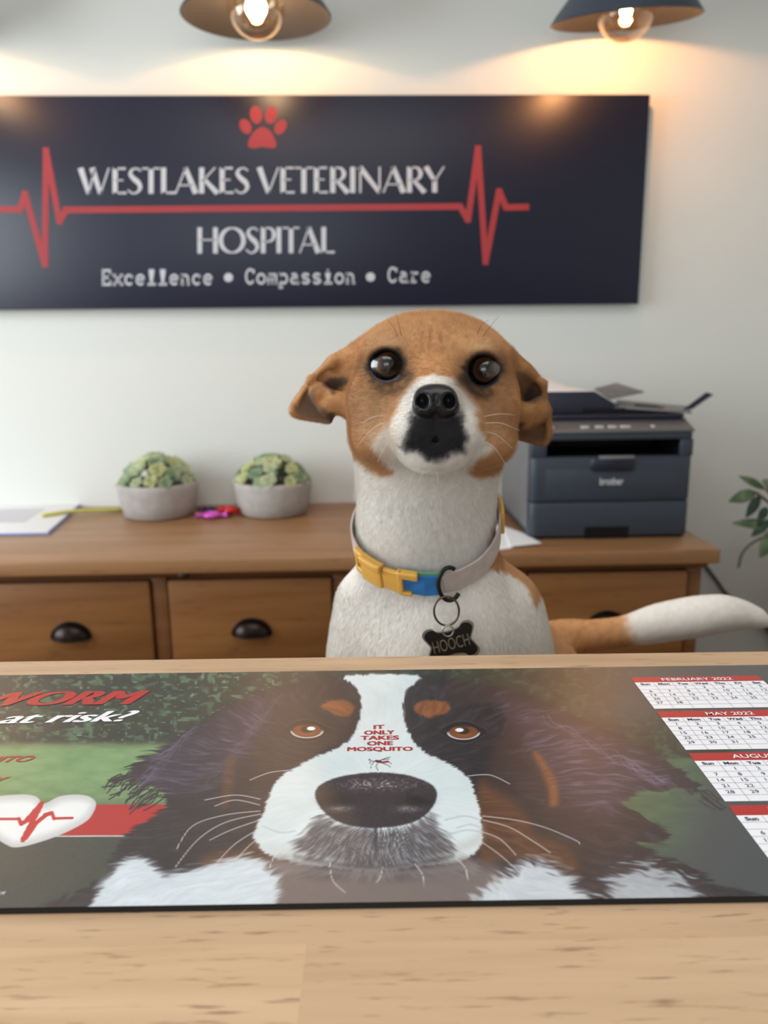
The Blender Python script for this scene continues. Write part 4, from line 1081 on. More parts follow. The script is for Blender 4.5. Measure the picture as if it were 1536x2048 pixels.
def s_ear(poly, Y0, th, slope, cup, k=.006):
    """a leaf of skin: outline in the frontal plane, thickness th, leaning in depth"""
    pp = np.array([P(a, b_, Y0)[[0, 2]] for a, b_ in smooth_poly(poly, 3)])
    cx_, cz_ = pp.mean(0); hx = (pp[:, 0].max()-pp[:, 0].min())/2; hz = (pp[:, 1].max()-pp[:, 1].min())/2
    def fn(X, Y, Z):
        X, Y, Z = np.broadcast_arrays(X, Y, Z)
        x2, z2 = X[:, 0, :] if X.ndim == 3 else X, Z[:, 0, :] if Z.ndim == 3 else Z
        d2 = sdpoly(x2, z2, pp)
        ys = Y0+slope[0]*(x2-cx_)+slope[1]*(z2-cz_)+cup*(1-np.clip(((x2-cx_)/hx)**2+((z2-cz_)/hz)**2, 0, 1.3))
        if X.ndim == 3: d2 = d2[:, None, :]; ys = ys[:, None, :]
        a = d2+th; b_ = np.abs(Y-ys)-.0008
        return np.minimum(np.maximum(a, b_), 0)+np.sqrt(np.maximum(a, 0)**2+np.maximum(b_, 0)**2)-th
    OPS.append((np.array([pp[:, 0].min(), Y0-.03, pp[:, 1].min(), pp[:, 0].max(), Y0+.03, pp[:, 1].max()]), fn, 'u', k))

# --- skull and cheeks
s_ell(P(864, 757, .525), (q(150, .525), .056, q(122, .525)), .012)
s_cap(P(800, 735, .53), P(690, 742, .535), q(62, .53), q(34, .53), .02); s_cap(P(930, 738, .53), P(1030, 762, .535), q(62, .53), q(38, .53), .02)
s_ell(P(859, 845, .522), (q(152, .522), .050, q(112, .522)), .016)
s_ell(P(772, 700, .492), (q(44, .49), .014, q(30, .49)), .012); s_ell(P(952, 704, .492), (q(44, .49), .014, q(30, .49)), .012)    # brows
s_ell(P(752, 800, .494), (q(52, .49), .018, q(52, .49)), .014); s_ell(P(980, 808, .494), (q(52, .49), .018, q(52, .49)), .014)    # cheekbones
s_cap(P(866, 752, .495), P(871, 800, .455), q(50, .49), q(43, .45), .014)            # bridge
# --- muzzle
s_cap(P(868, 842, .50), P(870, 846, .462), q(84, .50), q(74, .46), .014)
s_ell(P(831, 858, .456), (q(50, .456), .018, q(46, .456)), .010); s_ell(P(912, 860, .456), (q(50, .456), .018, q(46, .456)), .010)
s_ell(P(869, 903, .461), (q(58, .46), .018, q(36, .46)), .010)                        # chin
s_ell(P(760, 880, .49), (q(52, .49), .02, q(40, .49)), .014); s_ell(P(972, 888, .49), (q(52, .49), .02, q(40, .49)), .014)       # corners of the lips
# --- nose pad with nostrils
s_ell(P(871, 803, .444), (q(46, .444), .0125, q(36, .444)), .003)
s_ell(P(848, 806, .4385), (q(22, .44), .009, q(25, .44)), .004); s_ell(P(897, 806, .4385), (q(22, .44), .009, q(25, .44)), .004)
s_ell(P(846, 803, .430), (q(12.5, .43), .010, q(15, .43)), .0022, 's'); s_ell(P(900, 803, .430), (q(12.5, .43), .010, q(15, .43)), .0022, 's')
s_cap(P(871, 790, .4315), P(870, 858, .4375), .0008, .0003, .0022, 's')               # philtrum
s_chain_pts = [P(800, 894, .452), P(830, 880, .443), P(870, 876, .4415), P(910, 880, .443), P(940, 896, .452)]
for i in range(4): s_cap(s_chain_pts[i], s_chain_pts[i+1], .0014, .0014, .0034, 's')  # mouth
# --- eye openings
EYES = [(773, 731, .4905), (966, 741, .4905)]
ER = q(35, .49)
for ex, ey, eY in EYES:
    s_ell(P(ex, ey, eY-.012), (q(31, .48), .016, q(29, .48)), .004, 's')
# --- ears
EAR_L = [(722, 700), (690, 704), (655, 722), (622, 752), (598, 785), (580, 816), (584, 832), (606, 840), (640, 846), (662, 848), (672, 830), (700, 838), (715, 800), (722, 745)]
EAR_R = [(1000, 700), (1030, 712), (1058, 735), (1085, 760), (1094, 800), (1101, 850), (1097, 880), (1085, 892), (1058, 886), (1026, 878), (1010, 872), (1006, 800), (1000, 740)]
s_ear(EAR_L, .530, .0022, (.10, 0), .003); s_ear(EAR_R, .530, .0022, (-.12, 0), .003)
s_chain([P(712, 706, .527), P(665, 722, .522), P(622, 758, .522), P(592, 808, .524)], [q(9, .52), q(6, .52), q(4, .52), q(3, .52)], .006)   # rolled front edge
s_chain([P(1012, 712, .527), P(1052, 738, .522), P(1086, 768, .521), P(1094, 820, .522), P(1096, 868, .524)], [q(9, .52), q(6, .52), q(5, .52), q(4, .52), q(3, .52)], .006)
s_chain([P(705, 812, .52), P(668, 800, .52), P(642, 778, .522), P(630, 788, .52), P(633, 802, .52)], [q(22, .52), q(15, .52), q(9, .52), q(8, .52), q(7, .52)], .005)    # inner fold
s_chain([P(700, 815, .522), P(665, 806, .521), P(648, 815, .521), P(662, 832, .523)], [q(16, .52), q(12, .52), q(9, .52), q(7, .52)], .005)
s_chain([P(1020, 822, .52), P(1052, 828, .519), P(1076, 808, .52), P(1084, 822, .519), P(1080, 836, .52)], [q(24, .52), q(18, .52), q(10, .52), q(8, .52), q(8, .52)], .005)
s_chain([P(1020, 840, .521), P(1050, 842, .52), P(1074, 834, .521)], [q(18, .52), q(13, .52), q(9, .52)], .005)
# --- neck, chest, trunk
s_cap(P(856, 930, .545), P(850, 1070, .535), q(138, .545), q(124, .535), .016)
s_cap(P(850, 1060, .537), P(870, 1215, .545), q(124, .535), q(154, .545), .014)
s_ell(P(868, 1300, .545), (q(162, .545), .082, q(150, .545)), .02)
s_ell(P(905, 1245, .515), (q(90, .51), .036, q(110, .51)), .025)                         # breastbone
s_cap(P(735, 1195, .54), P(726, 1380, .52), q(56, .54), q(54, .525), .012)
s_cap(P(1012, 1205, .54), P(1012, 1380, .525), q(56, .54), q(56, .525), .014)
s_cap(P(880, 1330, .58), P(1012, 1362, .80), .085, .078, .05)
s_ell(P(1010, 1380, .82), (.080, .075, .080), .03)
s_cap(P(742, 1285, .468), P(752, 1400, .462), .004, .010, .016, 's')
# --- legs (hidden by the counter) down to the seat
def leg(x0, y0, z0, pts, rads):
    s_chain([np.array(p, float) for p in pts], rads, .012)
lf = P(728, 1380, .525); rf = P(1012, 1380, .525)
for b0, xx in ((lf, lf[0]+.008), (rf, rf[0]-.012)):
    s_chain([b0, np.array([xx, .535, .86]), np.array([xx, .53, .775]), np.array([xx, .525, SEAT+.024])], [q(60, .52), .017, .0135, .013], .012)
    s_ell((xx, .512, SEAT+.015), (.018, .026, .0135), .008)
hb_ = P(1012, 1380, .82)
for sgn in (-1, 1):
    hx = hb_[0]+sgn*.045
    s_chain([np.array([hx, .80, hb_[2]-.01]), np.array([hx+sgn*.012, .765, hb_[2]-.09]), np.array([hx+sgn*.008, .85, SEAT+.075]), np.array([hx+sgn*.006, .835, SEAT+.026])], [.058, .034, .015, .013], .018)
    s_ell((hx+sgn*.006, .815, SEAT+.015), (.018, .028, .0135), .008)
# --- tail
TAILP = [(1085, 1292, .86), (1130, 1278, .86), (1185, 1271, .845), (1255, 1262, .83), (1320, 1246, .815), (1390, 1234, .80), (1450, 1226, .79), (1500, 1232, .785), (1530, 1243, .78)]
TAILR = [40, 33, 25, 25, 33, 35, 29, 16, 5]
tp = smooth_poly([P(*p) for p in TAILP], 3, False)
tr_ = np.interp(np.linspace(0, 8, len(tp)), range(9), [n*p[2]*1.04/F for n, p in zip(TAILR, TAILP)])
s_chain(list(tp), list(tr_), .012)

def sdf_pts(p):
    X, Y, Z = p[:, 0].astype(np.float32), p[:, 1].astype(np.float32), p[:, 2].astype(np.float32)
    D = np.full(X.shape, .2, np.float32)
    for bb_, fn, kind, k in OPS:
        D = _comb(D, fn(X, Y, Z), kind, k)
    return D
def _comb(D, d, kind, k):
    if kind == 'u':
        h = np.maximum(k-np.abs(D-d), 0)/k; return np.minimum(D, d)-h*h*k*.25
    d = -d; h = np.maximum(k-np.abs(D-d), 0)/k; return np.maximum(D, d)+h*h*k*.25
def axis(segs):
    out = []
    for a, b_, s_ in segs: out += list(np.arange(a, b_-s_*.4, s_))
    return np.array(out+[segs[-1][1]], np.float32)
hx0, hx1 = P(565, 800, .525)[0], P(1112, 800, .525)[0]
tx1 = P(1560, 1240, .78)[0]+.01
gx = axis([(hx0-.02, hx0, .004), (hx0, hx1, .00135), (hx1, tx1, .004)])
gy = axis([(.405, .42, .004), (.42, .50, .00115), (.50, .56, .0016), (.56, .95, .0045)])
zl_, zh_ = P(860, 945, .44)[2], P(860, 622, .53)[2]
gz = axis([(SEAT-.012, .96, .0045), (.96, zl_-.012, .0022), (zl_-.012, zh_+.01, .00135)])
D = np.full((len(gx), len(gy), len(gz)), .2, np.float32)
for bb_, fn, kind, k in OPS:
    mg = k+.012
    i0, i1 = np.searchsorted(gx, [bb_[0]-mg, bb_[3]+mg]); j0, j1 = np.searchsorted(gy, [bb_[1]-mg, bb_[4]+mg]); k0, k1 = np.searchsorted(gz, [bb_[2]-mg, bb_[5]+mg])
    if i1 <= i0 or j1 <= j0 or k1 <= k0: continue
    sl_ = (slice(i0, i1), slice(j0, j1), slice(k0, k1))
    d = fn(gx[i0:i1, None, None], gy[None, j0:j1, None], gz[None, None, k0:k1])
    D[sl_] = _comb(D[sl_], d, kind, k)
def surface_nets(D, gx, gy, gz):
    S = D < 0
    nx_, ny_, nz_ = [n-1 for n in D.shape]
    cnt = np.zeros((nx_, ny_, nz_), np.int8)
    for a in (0, 1):
        for b_ in (0, 1):
            for c in (0, 1): cnt += S[a:nx_+a, b_:ny_+b_, c:nz_+c]
    I, J, K = np.nonzero((cnt > 0) & (cnt < 8)); n = len(I)
    idx = np.full((nx_, ny_, nz_), -1, np.int32); idx[I, J, K] = np.arange(n)
    acc = np.zeros((n, 3), np.float64); num = np.zeros(n)
    cor = {}
    for a in (0, 1):
        for b_ in (0, 1):
            for c in (0, 1): cor[a, b_, c] = D[I+a, J+b_, K+c].astype(np.float64)
    X = (gx[I], gx[I+1]); Y = (gy[J], gy[J+1]); Z = (gz[K], gz[K+1])
    for ax in range(3):
        for u in (0, 1):
            for v in (0, 1):
                c0 = [u, v]; c0.insert(ax, 0); c1 = [u, v]; c1.insert(ax, 1)
                d0, d1 = cor[tuple(c0)], cor[tuple(c1)]
                cr_ = (d0 < 0) != (d1 < 0); t = np.where(cr_, d0/(d0-d1+1e-20), 0)
                pos = []
                for i, A in enumerate((X, Y, Z)):
                    pos.append(A[0]+(A[1]-A[0])*t if i == ax else A[c0[i]])
                acc += np.stack(pos, 1)*cr_[:, None]; num += cr_
    V = acc/num[:, None]
    F_ = []
    for ax in range(3):
        A = np.moveaxis(S, ax, 0)[:-1]; B = np.moveaxis(S, ax, 0)[1:]
        ch = np.moveaxis(A != B, 0, ax); up = np.moveaxis(A & ~B, 0, ax)
        o1, o2 = [i for i in range(3) if i != ax]
        sl0 = [slice(None)]*3; sl0[o1] = slice(1, -1); sl0[o2] = slice(1, -1)
        g = np.nonzero(ch[tuple(sl0)]); g = list(g); g[o1] = g[o1]+1; g[o2] = g[o2]+1
        dirn = up[tuple(g)]
        def cell(a, b_):
            h = [x.copy() for x in g]; h[o1] -= a; h[o2] -= b_; return idx[tuple(h)]
        qd = np.stack([cell(0, 0), cell(1, 0), cell(1, 1), cell(0, 1)], 1)
        flip = dirn if ax != 1 else ~dirn
        qd = np.where(flip[:, None], qd[:, ::1], qd[:, ::-1])
        F_.append(qd)
    return V, np.concatenate(F_)
dv, df = surface_nets(D, gx, gy, gz)
del D

# stool behind the counter carries the dog: its seat meets the paws
PAW = float(dv[:, 2].min())-.0004
M_seat = mat('seat_vinyl', (96, 98, 104), .55)
M_steel = mat('chrome_leg', (170, 170, 172), .25, metal=1)
bench = thing('stool', 'grey padded stool behind the counter under the standing dog', 'stool', (.10, .67, 0))
m = MB(); m.box(-.14, .36, .45, .92, SEAT-.07, PAW); m.build('seat', M_seat, bench, bevel=.02, seg=4)
for x in (-.10, .32):
    for y in (.49, .88):
        m = MB(); m.tube([(x, y, .001), (x, y, SEAT-.07)], .014, 14); m.build('leg', M_steel, bench, smooth=True)

# --- coat colours, some light and shade painted in (lie on the coat, laid out in image pixels through the camera)
vx, vy = proj(dv[:, 0], dv[:, 1], dv[:, 2]); vY = dv[:, 1]
n1 = fbm(dv[:, 0]*260, dv[:, 2]*260+dv[:, 1]*130, 61, 3); n2 = fbm(dv[:, 0]*900, dv[:, 2]*700+dv[:, 1]*500, 62, 2)
ORANGE, ORD, TANL, WHITE, BLACK, DKB = [np.array(c, float) for c in ((188, 138, 92), (158, 108, 66), (200, 166, 132), (217, 212, 204), (17, 16, 19), (44, 32, 26))]
colv = np.zeros((len(dv), 3)); colv[:] = ORANGE
def clay(c, a):
    global colv
    colv = colv*(1-a[:, None])+np.asarray(c, float)*a[:, None]
def cpm(poly, soft, jit=0, s_=3):
    return sm(soft, -soft, sdpoly(vx.astype(np.float32), vy.astype(np.float32), smooth_poly(poly, s_) if s_ else np.array(poly))+(n1-.5)*jit+(n2-.5)*jit*.5)
front = sm(.60, .585, vY)
clay(ORD, .55*sm(.45, .7, n1))
clay((206, 162, 118), cpm([(740, 640), (860, 628), (980, 645), (1000, 680), (930, 690), (870, 700), (800, 690), (730, 690)], 26)*.35)  # crown lightened: light from above put into the coat
clay((148, 110, 78), np.clip(cpm([(700, 770), (760, 785), (770, 840), (745, 880), (705, 880)], 22)+cpm([(1025, 780), (985, 790), (965, 830), (985, 890), (1020, 880)], 22), 0, 1)*.55*front)  # cheeks darkened: shade under the overhead light painted in
clay(TANL, cpm([(720, 800), (790, 780), (800, 830), (760, 900), (725, 890)], 22)*.45*front); clay(TANL, cpm([(960, 800), (1000, 820), (1000, 890), (970, 900), (955, 850)], 20)*.3*front)
# neck, chest, forelegs white
neckw = cpm([(640, 1420), (640, 1180), (690, 1120), (690, 905), (716, 916), (742, 938), (768, 950), (800, 940), (868, 930), (930, 938), (950, 952), (985, 952), (1016, 935), (1020, 1000), (990, 1060), (985, 1110), (1000, 1135), (1035, 1152), (1062, 1180), (1074, 1215), (1085, 1190), (1140, 1260), (1140, 1420)], 6, 12)*front
neckw = np.maximum(neckw, front*sm(1010, 1000, vy)*0)
clay(WHITE, neckw)
clay(WHITE, sm(.62, .60, vY)*sm(.90, .86, dv[:, 2])); 
# muzzle white
mz = cpm([(868, 749), (838, 756), (818, 775), (800, 805), (786, 840), (764, 866), (744, 886), (744, 906), (764, 925), (790, 945), (868, 960), (938, 945), (975, 925), (988, 900), (968, 880), (956, 850), (948, 815), (930, 785), (905, 757)], 6, 12)*front
clay(WHITE, mz)
clay((206, 186, 164), cpm([(744, 870), (790, 850), (795, 900), (770, 930), (740, 910)], 14, 6)*.45*front)
# orange cheek patches below the corners of the mouth
clay(ORANGE*.9, cpm([(694, 850), (716, 860), (740, 895), (764, 920), (776, 938), (764, 950), (742, 940), (718, 918), (700, 905)], 8, 10)*front)
clay(ORANGE*.9, cpm([(1030, 850), (1004, 890), (968, 912), (944, 930), (938, 946), (962, 954), (990, 944), (1014, 928), (1030, 900)], 8, 10)*front)
# black lips
hd = sm(.497, .49, vY)
clay((26, 25, 28), cpm([(826, 826), (871, 835), (918, 826), (926, 852), (932, 880), (928, 902), (905, 908), (888, 918), (870, 923), (852, 916), (832, 904), (810, 898), (808, 880), (820, 856)], 11, 12)*hd*.98)
for dx_ in (): clay((150, 140, 132), sm(.62, .75, n2)*cpm([(800, 840), (830, 850), (826, 890), (800, 890)], 12)*hd*.5)
# nose leather
nosem = cpm([(826, 800), (832, 782), (848, 771), (871, 768), (895, 771), (910, 782), (917, 800), (918, 822), (900, 836), (871, 842), (842, 836), (826, 822)], 2.5)*sm(.463, .459, vY)
clay((20, 20, 23), nosem)
# eye surrounds
for (ex, ey, eY), inner in zip(EYES, ((818, 752), (922, 762))):
    dd = np.hypot(vx-ex, (vy-ey)*1.04); fr2 = sm(.512, .505, vY)
    clay((112, 80, 54), sm(78, 36, np.hypot(vx-ex, (vy-ey-6))+(n1-.5)*22)*fr2*.55)
    clay((52, 38, 30), sm(47, 34, dd+(n1-.5)*16)*fr2*.85)
    clay((15, 13, 15), sm(38, 33, dd)*fr2)
    d2 = sdline(vx, vy, [(ex+(18 if inner[0] > ex else -18), ey+8), inner]); clay((58, 42, 34), sm(19, 2, d2+(n1-.5)*10)*fr2*.6)
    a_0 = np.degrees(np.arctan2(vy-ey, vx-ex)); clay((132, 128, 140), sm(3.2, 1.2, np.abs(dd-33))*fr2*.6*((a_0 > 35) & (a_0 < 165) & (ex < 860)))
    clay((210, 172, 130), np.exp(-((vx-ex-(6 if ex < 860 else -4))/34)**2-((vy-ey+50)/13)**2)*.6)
clay((40, 30, 25), cpm([(922, 740), (940, 722), (942, 760), (960, 784), (985, 786), (970, 797), (945, 790), (926, 768)], 10, 12)*sm(.512, .505, vY)*.8)
clay((62, 45, 34), cpm([(745, 765), (775, 778), (815, 768), (800, 786), (765, 788)], 9, 12)*.5*sm(.512, .505, vY))
# forehead furrows: crease shade painted as darker lines
for a in ((862, 655, 858, 700), (845, 665, 842, 705), (880, 665, 884, 705)): clay(ORD*.85, sm(5, 1, sdline(vx, vy, [a[:2], a[2:]])+(n1-.5)*5)*.35*front)
# inside of the ears
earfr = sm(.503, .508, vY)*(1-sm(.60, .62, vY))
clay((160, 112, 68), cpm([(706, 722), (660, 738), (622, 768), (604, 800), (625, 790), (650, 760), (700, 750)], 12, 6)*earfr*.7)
clay((134, 94, 54), cpm([(1022, 690), (1075, 740), (1110, 790), (1110, 900), (1022, 890), (1014, 800)], 10, 8)*earfr*.75)  # right ear lies in shade, painted as a darker coat
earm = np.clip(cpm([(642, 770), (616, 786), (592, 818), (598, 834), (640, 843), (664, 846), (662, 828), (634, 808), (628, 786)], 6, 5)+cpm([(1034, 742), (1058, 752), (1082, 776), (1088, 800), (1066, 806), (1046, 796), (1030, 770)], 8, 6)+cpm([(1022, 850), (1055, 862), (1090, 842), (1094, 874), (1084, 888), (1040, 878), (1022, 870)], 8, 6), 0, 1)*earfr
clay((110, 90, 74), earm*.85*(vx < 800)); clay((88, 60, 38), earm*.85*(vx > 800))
clay((62, 48, 42), np.clip(cpm([(692, 754), (660, 758), (645, 770), (658, 778), (668, 790), (676, 776), (704, 764)], 5, 4)+cpm([(1055, 775), (1075, 782), (1076, 800), (1050, 800)], 6, 6)+cpm([(1022, 845), (1050, 846), (1040, 856), (1022, 858)], 4)+cpm([(655, 828), (670, 826), (666, 844), (656, 838)], 4), 0, 1)*sm(.505, .508, vY)*.8)  # ear slits and folds: shade of the hollows painted dark
# right shoulder and body orange, tail tip white
clay(ORANGE*.95, cpm([(985, 1062), (1000, 1040), (1020, 1080), (1060, 1130), (1080, 1160), (1072, 1212), (1058, 1180), (1034, 1158), (1000, 1140), (972, 1136), (978, 1095)], 6, 12)*sm(.64, .62, vY))
tx_ = sm(1240, 1275, vx+(n1-.5)*30-.3*(vy-1255))*sm(.70, .74, vY)*sm(.15, .2, dv[:, 0])
clay(WHITE, tx_)
colv *= (1+(n2-.5)*.10)[:, None]
colv = np.clip(colv, 6, 240)

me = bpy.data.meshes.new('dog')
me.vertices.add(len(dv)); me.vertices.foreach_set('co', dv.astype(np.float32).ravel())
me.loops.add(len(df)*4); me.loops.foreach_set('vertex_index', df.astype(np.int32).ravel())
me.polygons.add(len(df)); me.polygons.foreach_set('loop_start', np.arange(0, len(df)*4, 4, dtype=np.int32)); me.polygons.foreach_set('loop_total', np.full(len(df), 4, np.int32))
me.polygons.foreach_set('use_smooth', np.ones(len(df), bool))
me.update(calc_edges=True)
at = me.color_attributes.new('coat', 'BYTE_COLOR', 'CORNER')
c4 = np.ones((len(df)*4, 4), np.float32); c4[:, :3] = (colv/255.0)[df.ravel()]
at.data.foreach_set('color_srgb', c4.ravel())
wa = me.attributes.new('wet', 'FLOAT', 'POINT'); wa.data.foreach_set('value', nosem.astype(np.float32))
me.validate()
M_coat, nt, b = new_mat('dog_coat')
a_ = N(nt, 'ShaderNodeAttribute', attribute_name='coat'); w_ = N(nt, 'ShaderNodeAttribute', attribute_name='wet')
nt.links.new(a_.outputs['Color'], b.inputs['Base Color'])
mr = N(nt, 'ShaderNodeMapRange'); mr.inputs['To Min'].default_value = .85; mr.inputs['To Max'].default_value = .34
nt.links.new(w_.outputs['Fac'], mr.inputs['Value']); nt.links.new(mr.outputs[0], b.inputs['Roughness'])
b.inputs['Specular IOR Level'].default_value = .35
M_fur, nt, b = new_mat('dog_fur')
a_ = N(nt, 'ShaderNodeAttribute', attribute_name='coat'); nt.links.new(a_.outputs['Color'], b.inputs['Base Color'])
b.inputs['Roughness'].default_value = .7; b.inputs['Specular IOR Level'].default_value = .25
me.materials.append(M_coat); me.materials.append(M_fur)
dog = bpy.data.objects.new('dog', me); COL.objects.link(dog)
tag(dog, 'tan and white dog with folded ears standing behind the counter, facing the camera', 'dog')

# --- eyes
M_eye, nt, b = new_mat('dog_eye')
tc = N(nt, 'ShaderNodeTexCoord'); sep = N(nt, 'ShaderNodeSeparateXYZ'); nt.links.new(tc.outputs['Object'], sep.inputs[0])
cmb = N(nt, 'ShaderNodeCombineXYZ'); nt.links.new(sep.outputs['X'], cmb.inputs['X']); nt.links.new(sep.outputs['Z'], cmb.inputs['Y'])
ln_ = N(nt, 'ShaderNodeVectorMath', operation='LENGTH'); nt.links.new(cmb.outputs[0], ln_.inputs[0])
mr = N(nt, 'ShaderNodeMapRange'); mr.inputs['From Max'].default_value = ER; nt.links.new(ln_.outputs['Value'], mr.inputs['Value'])
cr = N(nt, 'ShaderNodeValToRGB'); e_ = cr.color_ramp.elements
e_[0].position = .31; e_[0].color = L4((9, 8, 9)); e_[1].position = .40; e_[1].color = L4((40, 26, 17))
for p_, c_ in ((.60, (76, 50, 32)), (.66, (44, 29, 20)), (.71, (11, 9, 10)), (.90, (11, 9, 10))):
    x_ = e_.new(p_); x_.color = L4(c_)
nt.links.new(mr.outputs[0], cr.inputs[0]); nt.links.new(cr.outputs[0], b.inputs['Base Color'])
b.inputs['Roughness'].default_value = .25; b.inputs['Coat Weight'].default_value = 1; b.inputs['Coat Roughness'].default_value = .02
for ex, ey, eY in EYES:
    m = MB(); m.sphere((0, 0, 0), ER, 40, 24)
    # cornea: bulge towards the front (-Y)
    vv = np.array(m.v); rr = np.hypot(vv[:, 0], vv[:, 2]); bulge = np.where(vv[:, 1] < 0, .0016*np.exp(-(rr/(ER*.55))**2), 0); vv[:, 1] -= bulge; m.v = [tuple(p) for p in vv]
    e = m.build('eye', M_eye, dog, smooth=True)
    c = P(ex, ey, eY+.0005); e.location = c
    d = Vector(CAM+np.array([.06, 0, .03])-c)
    e.rotation_euler = d.to_track_quat('-Y', 'Z').to_euler()

# --- whiskers and brow hairs
M_wh = mat('whisker_pale', (214, 204, 190), .4); M_wd = mat('whisker_dark', (56, 46, 40), .5)
def hair_lines(name, lines, mt, r):
    m = MB()
    for pts in lines:
        pp = smooth_poly([P(*p) for p in pts], 4, False); m.tube(pp, list(np.linspace(r, r*.3, len(pp))), 5)
    return m.build(name, mt, dog, smooth=True)
WK = [[(948, 862, .463), (990, 868, .462), (1028, 900, .468)], [(950, 848, .464), (1000, 846, .462), (1040, 862, .468)], [(945, 875, .463), (985, 892, .46), (1012, 930, .465)], [(950, 838, .466), (995, 828, .463), (1030, 830, .468)],
                        [(795, 852, .465), (765, 868, .462), (748, 905, .466)], [(792, 842, .466), (752, 852, .464), (715, 892, .468)], [(796, 862, .464), (772, 890, .462), (755, 925, .465)], [(795, 836, .467), (755, 832, .466), (722, 846, .468)],
                        [(872, 925, .452), (874, 945, .449), (876, 968, .45)], [(850, 922, .453), (846, 945, .45), (838, 965, .452)]]
for k0, k1 in ((0, 4), (4, 8), (8, 10)): hair_lines('whiskers', WK[k0:k1], M_wh, .00022)
BH = [[(800, 690, .486), (790, 660, .481), (772, 634, .478)], [(806, 688, .486), (800, 658, .482), (792, 626, .478)], [(955, 690, .486), (975, 660, .481), (1000, 630, .478)], [(948, 686, .486), (962, 652, .481), (978, 640, .478)]]
for k0 in (0, 2): hair_lines('brow_hairs', BH[k0:k0+2], M_wd, .00020)

# --- fur
vn = np.empty(len(dv)*3, np.float32); me.vertices.foreach_get('normal', vn); vn = vn.reshape(-1, 3)
bare = np.clip(nosem*1.3, 0, 1)
for ex, ey, eY in EYES: bare = np.maximum(bare, sm(37, 31, np.hypot(vx-ex, vy-ey))*sm(.512, .505, vY))
seen = sm(-.35, -.1, -(vn*((dv-CAM)/np.linalg.norm(dv-CAM, axis=1)[:, None])).sum(1)) if False else np.ones(len(dv))
seen = seen*sm(.93, .96, dv[:, 2])*np.where((vY > .62) & (dv[:, 0] < .1), .0, 1)
tailm = sm(.70, .74, vY)*sm(.14, .17, dv[:, 0])
headm = sm(1010, 940, vy)*(1-tailm)*sm(.66, .62, vY)
lip = cpm([(800, 820), (940, 820), (950, 910), (870, 935), (795, 905)], 12)*hd
lenw = np.where(tailm > .5, 1.0, .42-.14*headm-.10*lip)
lenw = lenw*(1-.5*np.clip(earm+sm(705, 690, vx)*headm+sm(1028, 1040, vx)*headm, 0, 1))*(.8+.4*n2)
# direction families: right of face, left of face, crown, body, tail
lr = np.clip((vx-866)/60, -1, 1)
crown = headm*sm(735, 690, vy); side = headm*(1-crown)
fam = {'r': side*np.clip(.5+.5*lr, 0, 1), 'l': side*np.clip(.5-.5*lr, 0, 1), 'c': crown, 'b': (1-headm)*(1-tailm), 't': tailm}
dirs = {'r': (.8, .5, -.35), 'l': (-.8, .5, -.35), 'c': (0, .9, .5), 'b': (0, .15, -1), 't': (1, -.1, -.25)}
cnts = {'r': 70000, 'l': 70000, 'c': 50000, 'b': 130000, 't': 40000}
LMAX = .0115
vgl = dog.vertex_groups.new(name='fur_length')
def setvg(vg, wts):
    wq = np.round(np.clip(wts, 0, 1)*20).astype(int)
    for k in np.unique(wq):
        vg.add(np.nonzero(wq == k)[0].tolist(), float(k)/20, 'REPLACE')
setvg(vgl, lenw)
FUR = True
for key in (fam if FUR else {}):
    vg = dog.vertex_groups.new(name='fur_'+key); setvg(vg, fam[key]*seen*(1-bare))
    md = dog.modifiers.new('fur_'+key, 'PARTICLE_SYSTEM'); ps = md.particle_system; s = ps.settings
    s.type = 'HAIR'; s.use_advanced_hair = True; s.count = cnts[key]; s.hair_step = 3; s.render_step = 3; s.display_step = 2
    s.emit_from = 'FACE'; s.use_modifier_stack = False; s.distribution = 'RAND'; s.use_even_distribution = True; s.use_emit_random = True
    d = np.array(dirs[key], float); d /= np.linalg.norm(d)
    s.normal_factor = LMAX/4*(.45 if key != 't' else .55)
    s.object_align_factor = tuple(d*LMAX/4*.8); s.factor_random = LMAX/4*.11
    s.root_radius = .032; s.tip_radius = .006; s.radius_scale = .001*2; s.shape = 0
    s.material = 2
    ps.vertex_group_density = vg.name; ps.vertex_group_length = vgl.name
    ps.seed = len(key)+cnts[key] % 97

# ================================================================== COLLAR
CC = P(850, 1070, .530); Lp = P(712, 1080, .532); Rp = P(991, 1036, .537); Fp = P(874, 1190, .470)
A_ = (Rp-Lp)/2; B_ = Fp-(Lp+Rp)/2; CC = (Lp+Rp)/2
NRM = np.cross(A_, B_); NRM /= np.linalg.norm(NRM)
if NRM[2] < 0: NRM = -NRM
def hug(th, off):
    d = A_*math.cos(th)+B_*math.sin(th); L = np.linalg.norm(d); d = d/L
    ts = np.linspace(L*.4, L*1.8, 90); D_ = np.minimum(np.minimum(sdf_pts(CC+d*ts[:, None]), sdf_pts(CC+d*ts[:, None]+NRM*.0075)+.0008), sdf_pts(CC+d*ts[:, None]-NRM*.0075)+.0008); k = np.nonzero(D_ > off)[0]
    return (ts[k[0]] if len(k) else L), d
ths = np.linspace(0, 2*math.pi, 73)[:-1]
rad_ = np.array([hug(t, .0026)[0] for t in ths]); raw_ = rad_.copy()
for _ in range(3): rad_ = np.maximum((np.roll(rad_, 1)+rad_*2+np.roll(rad_, -1))/4, raw_)
def cpos(th, out=0.0, up=0.0):
    d = A_*math.cos(th)+B_*math.sin(th); d = d/np.linalg.norm(d)
    r_ = np.interp(th % (2*math.pi), np.append(ths, 2*math.pi), np.append(rad_, rad_[0]))
    return CC+d*(r_+out)+NRM*up
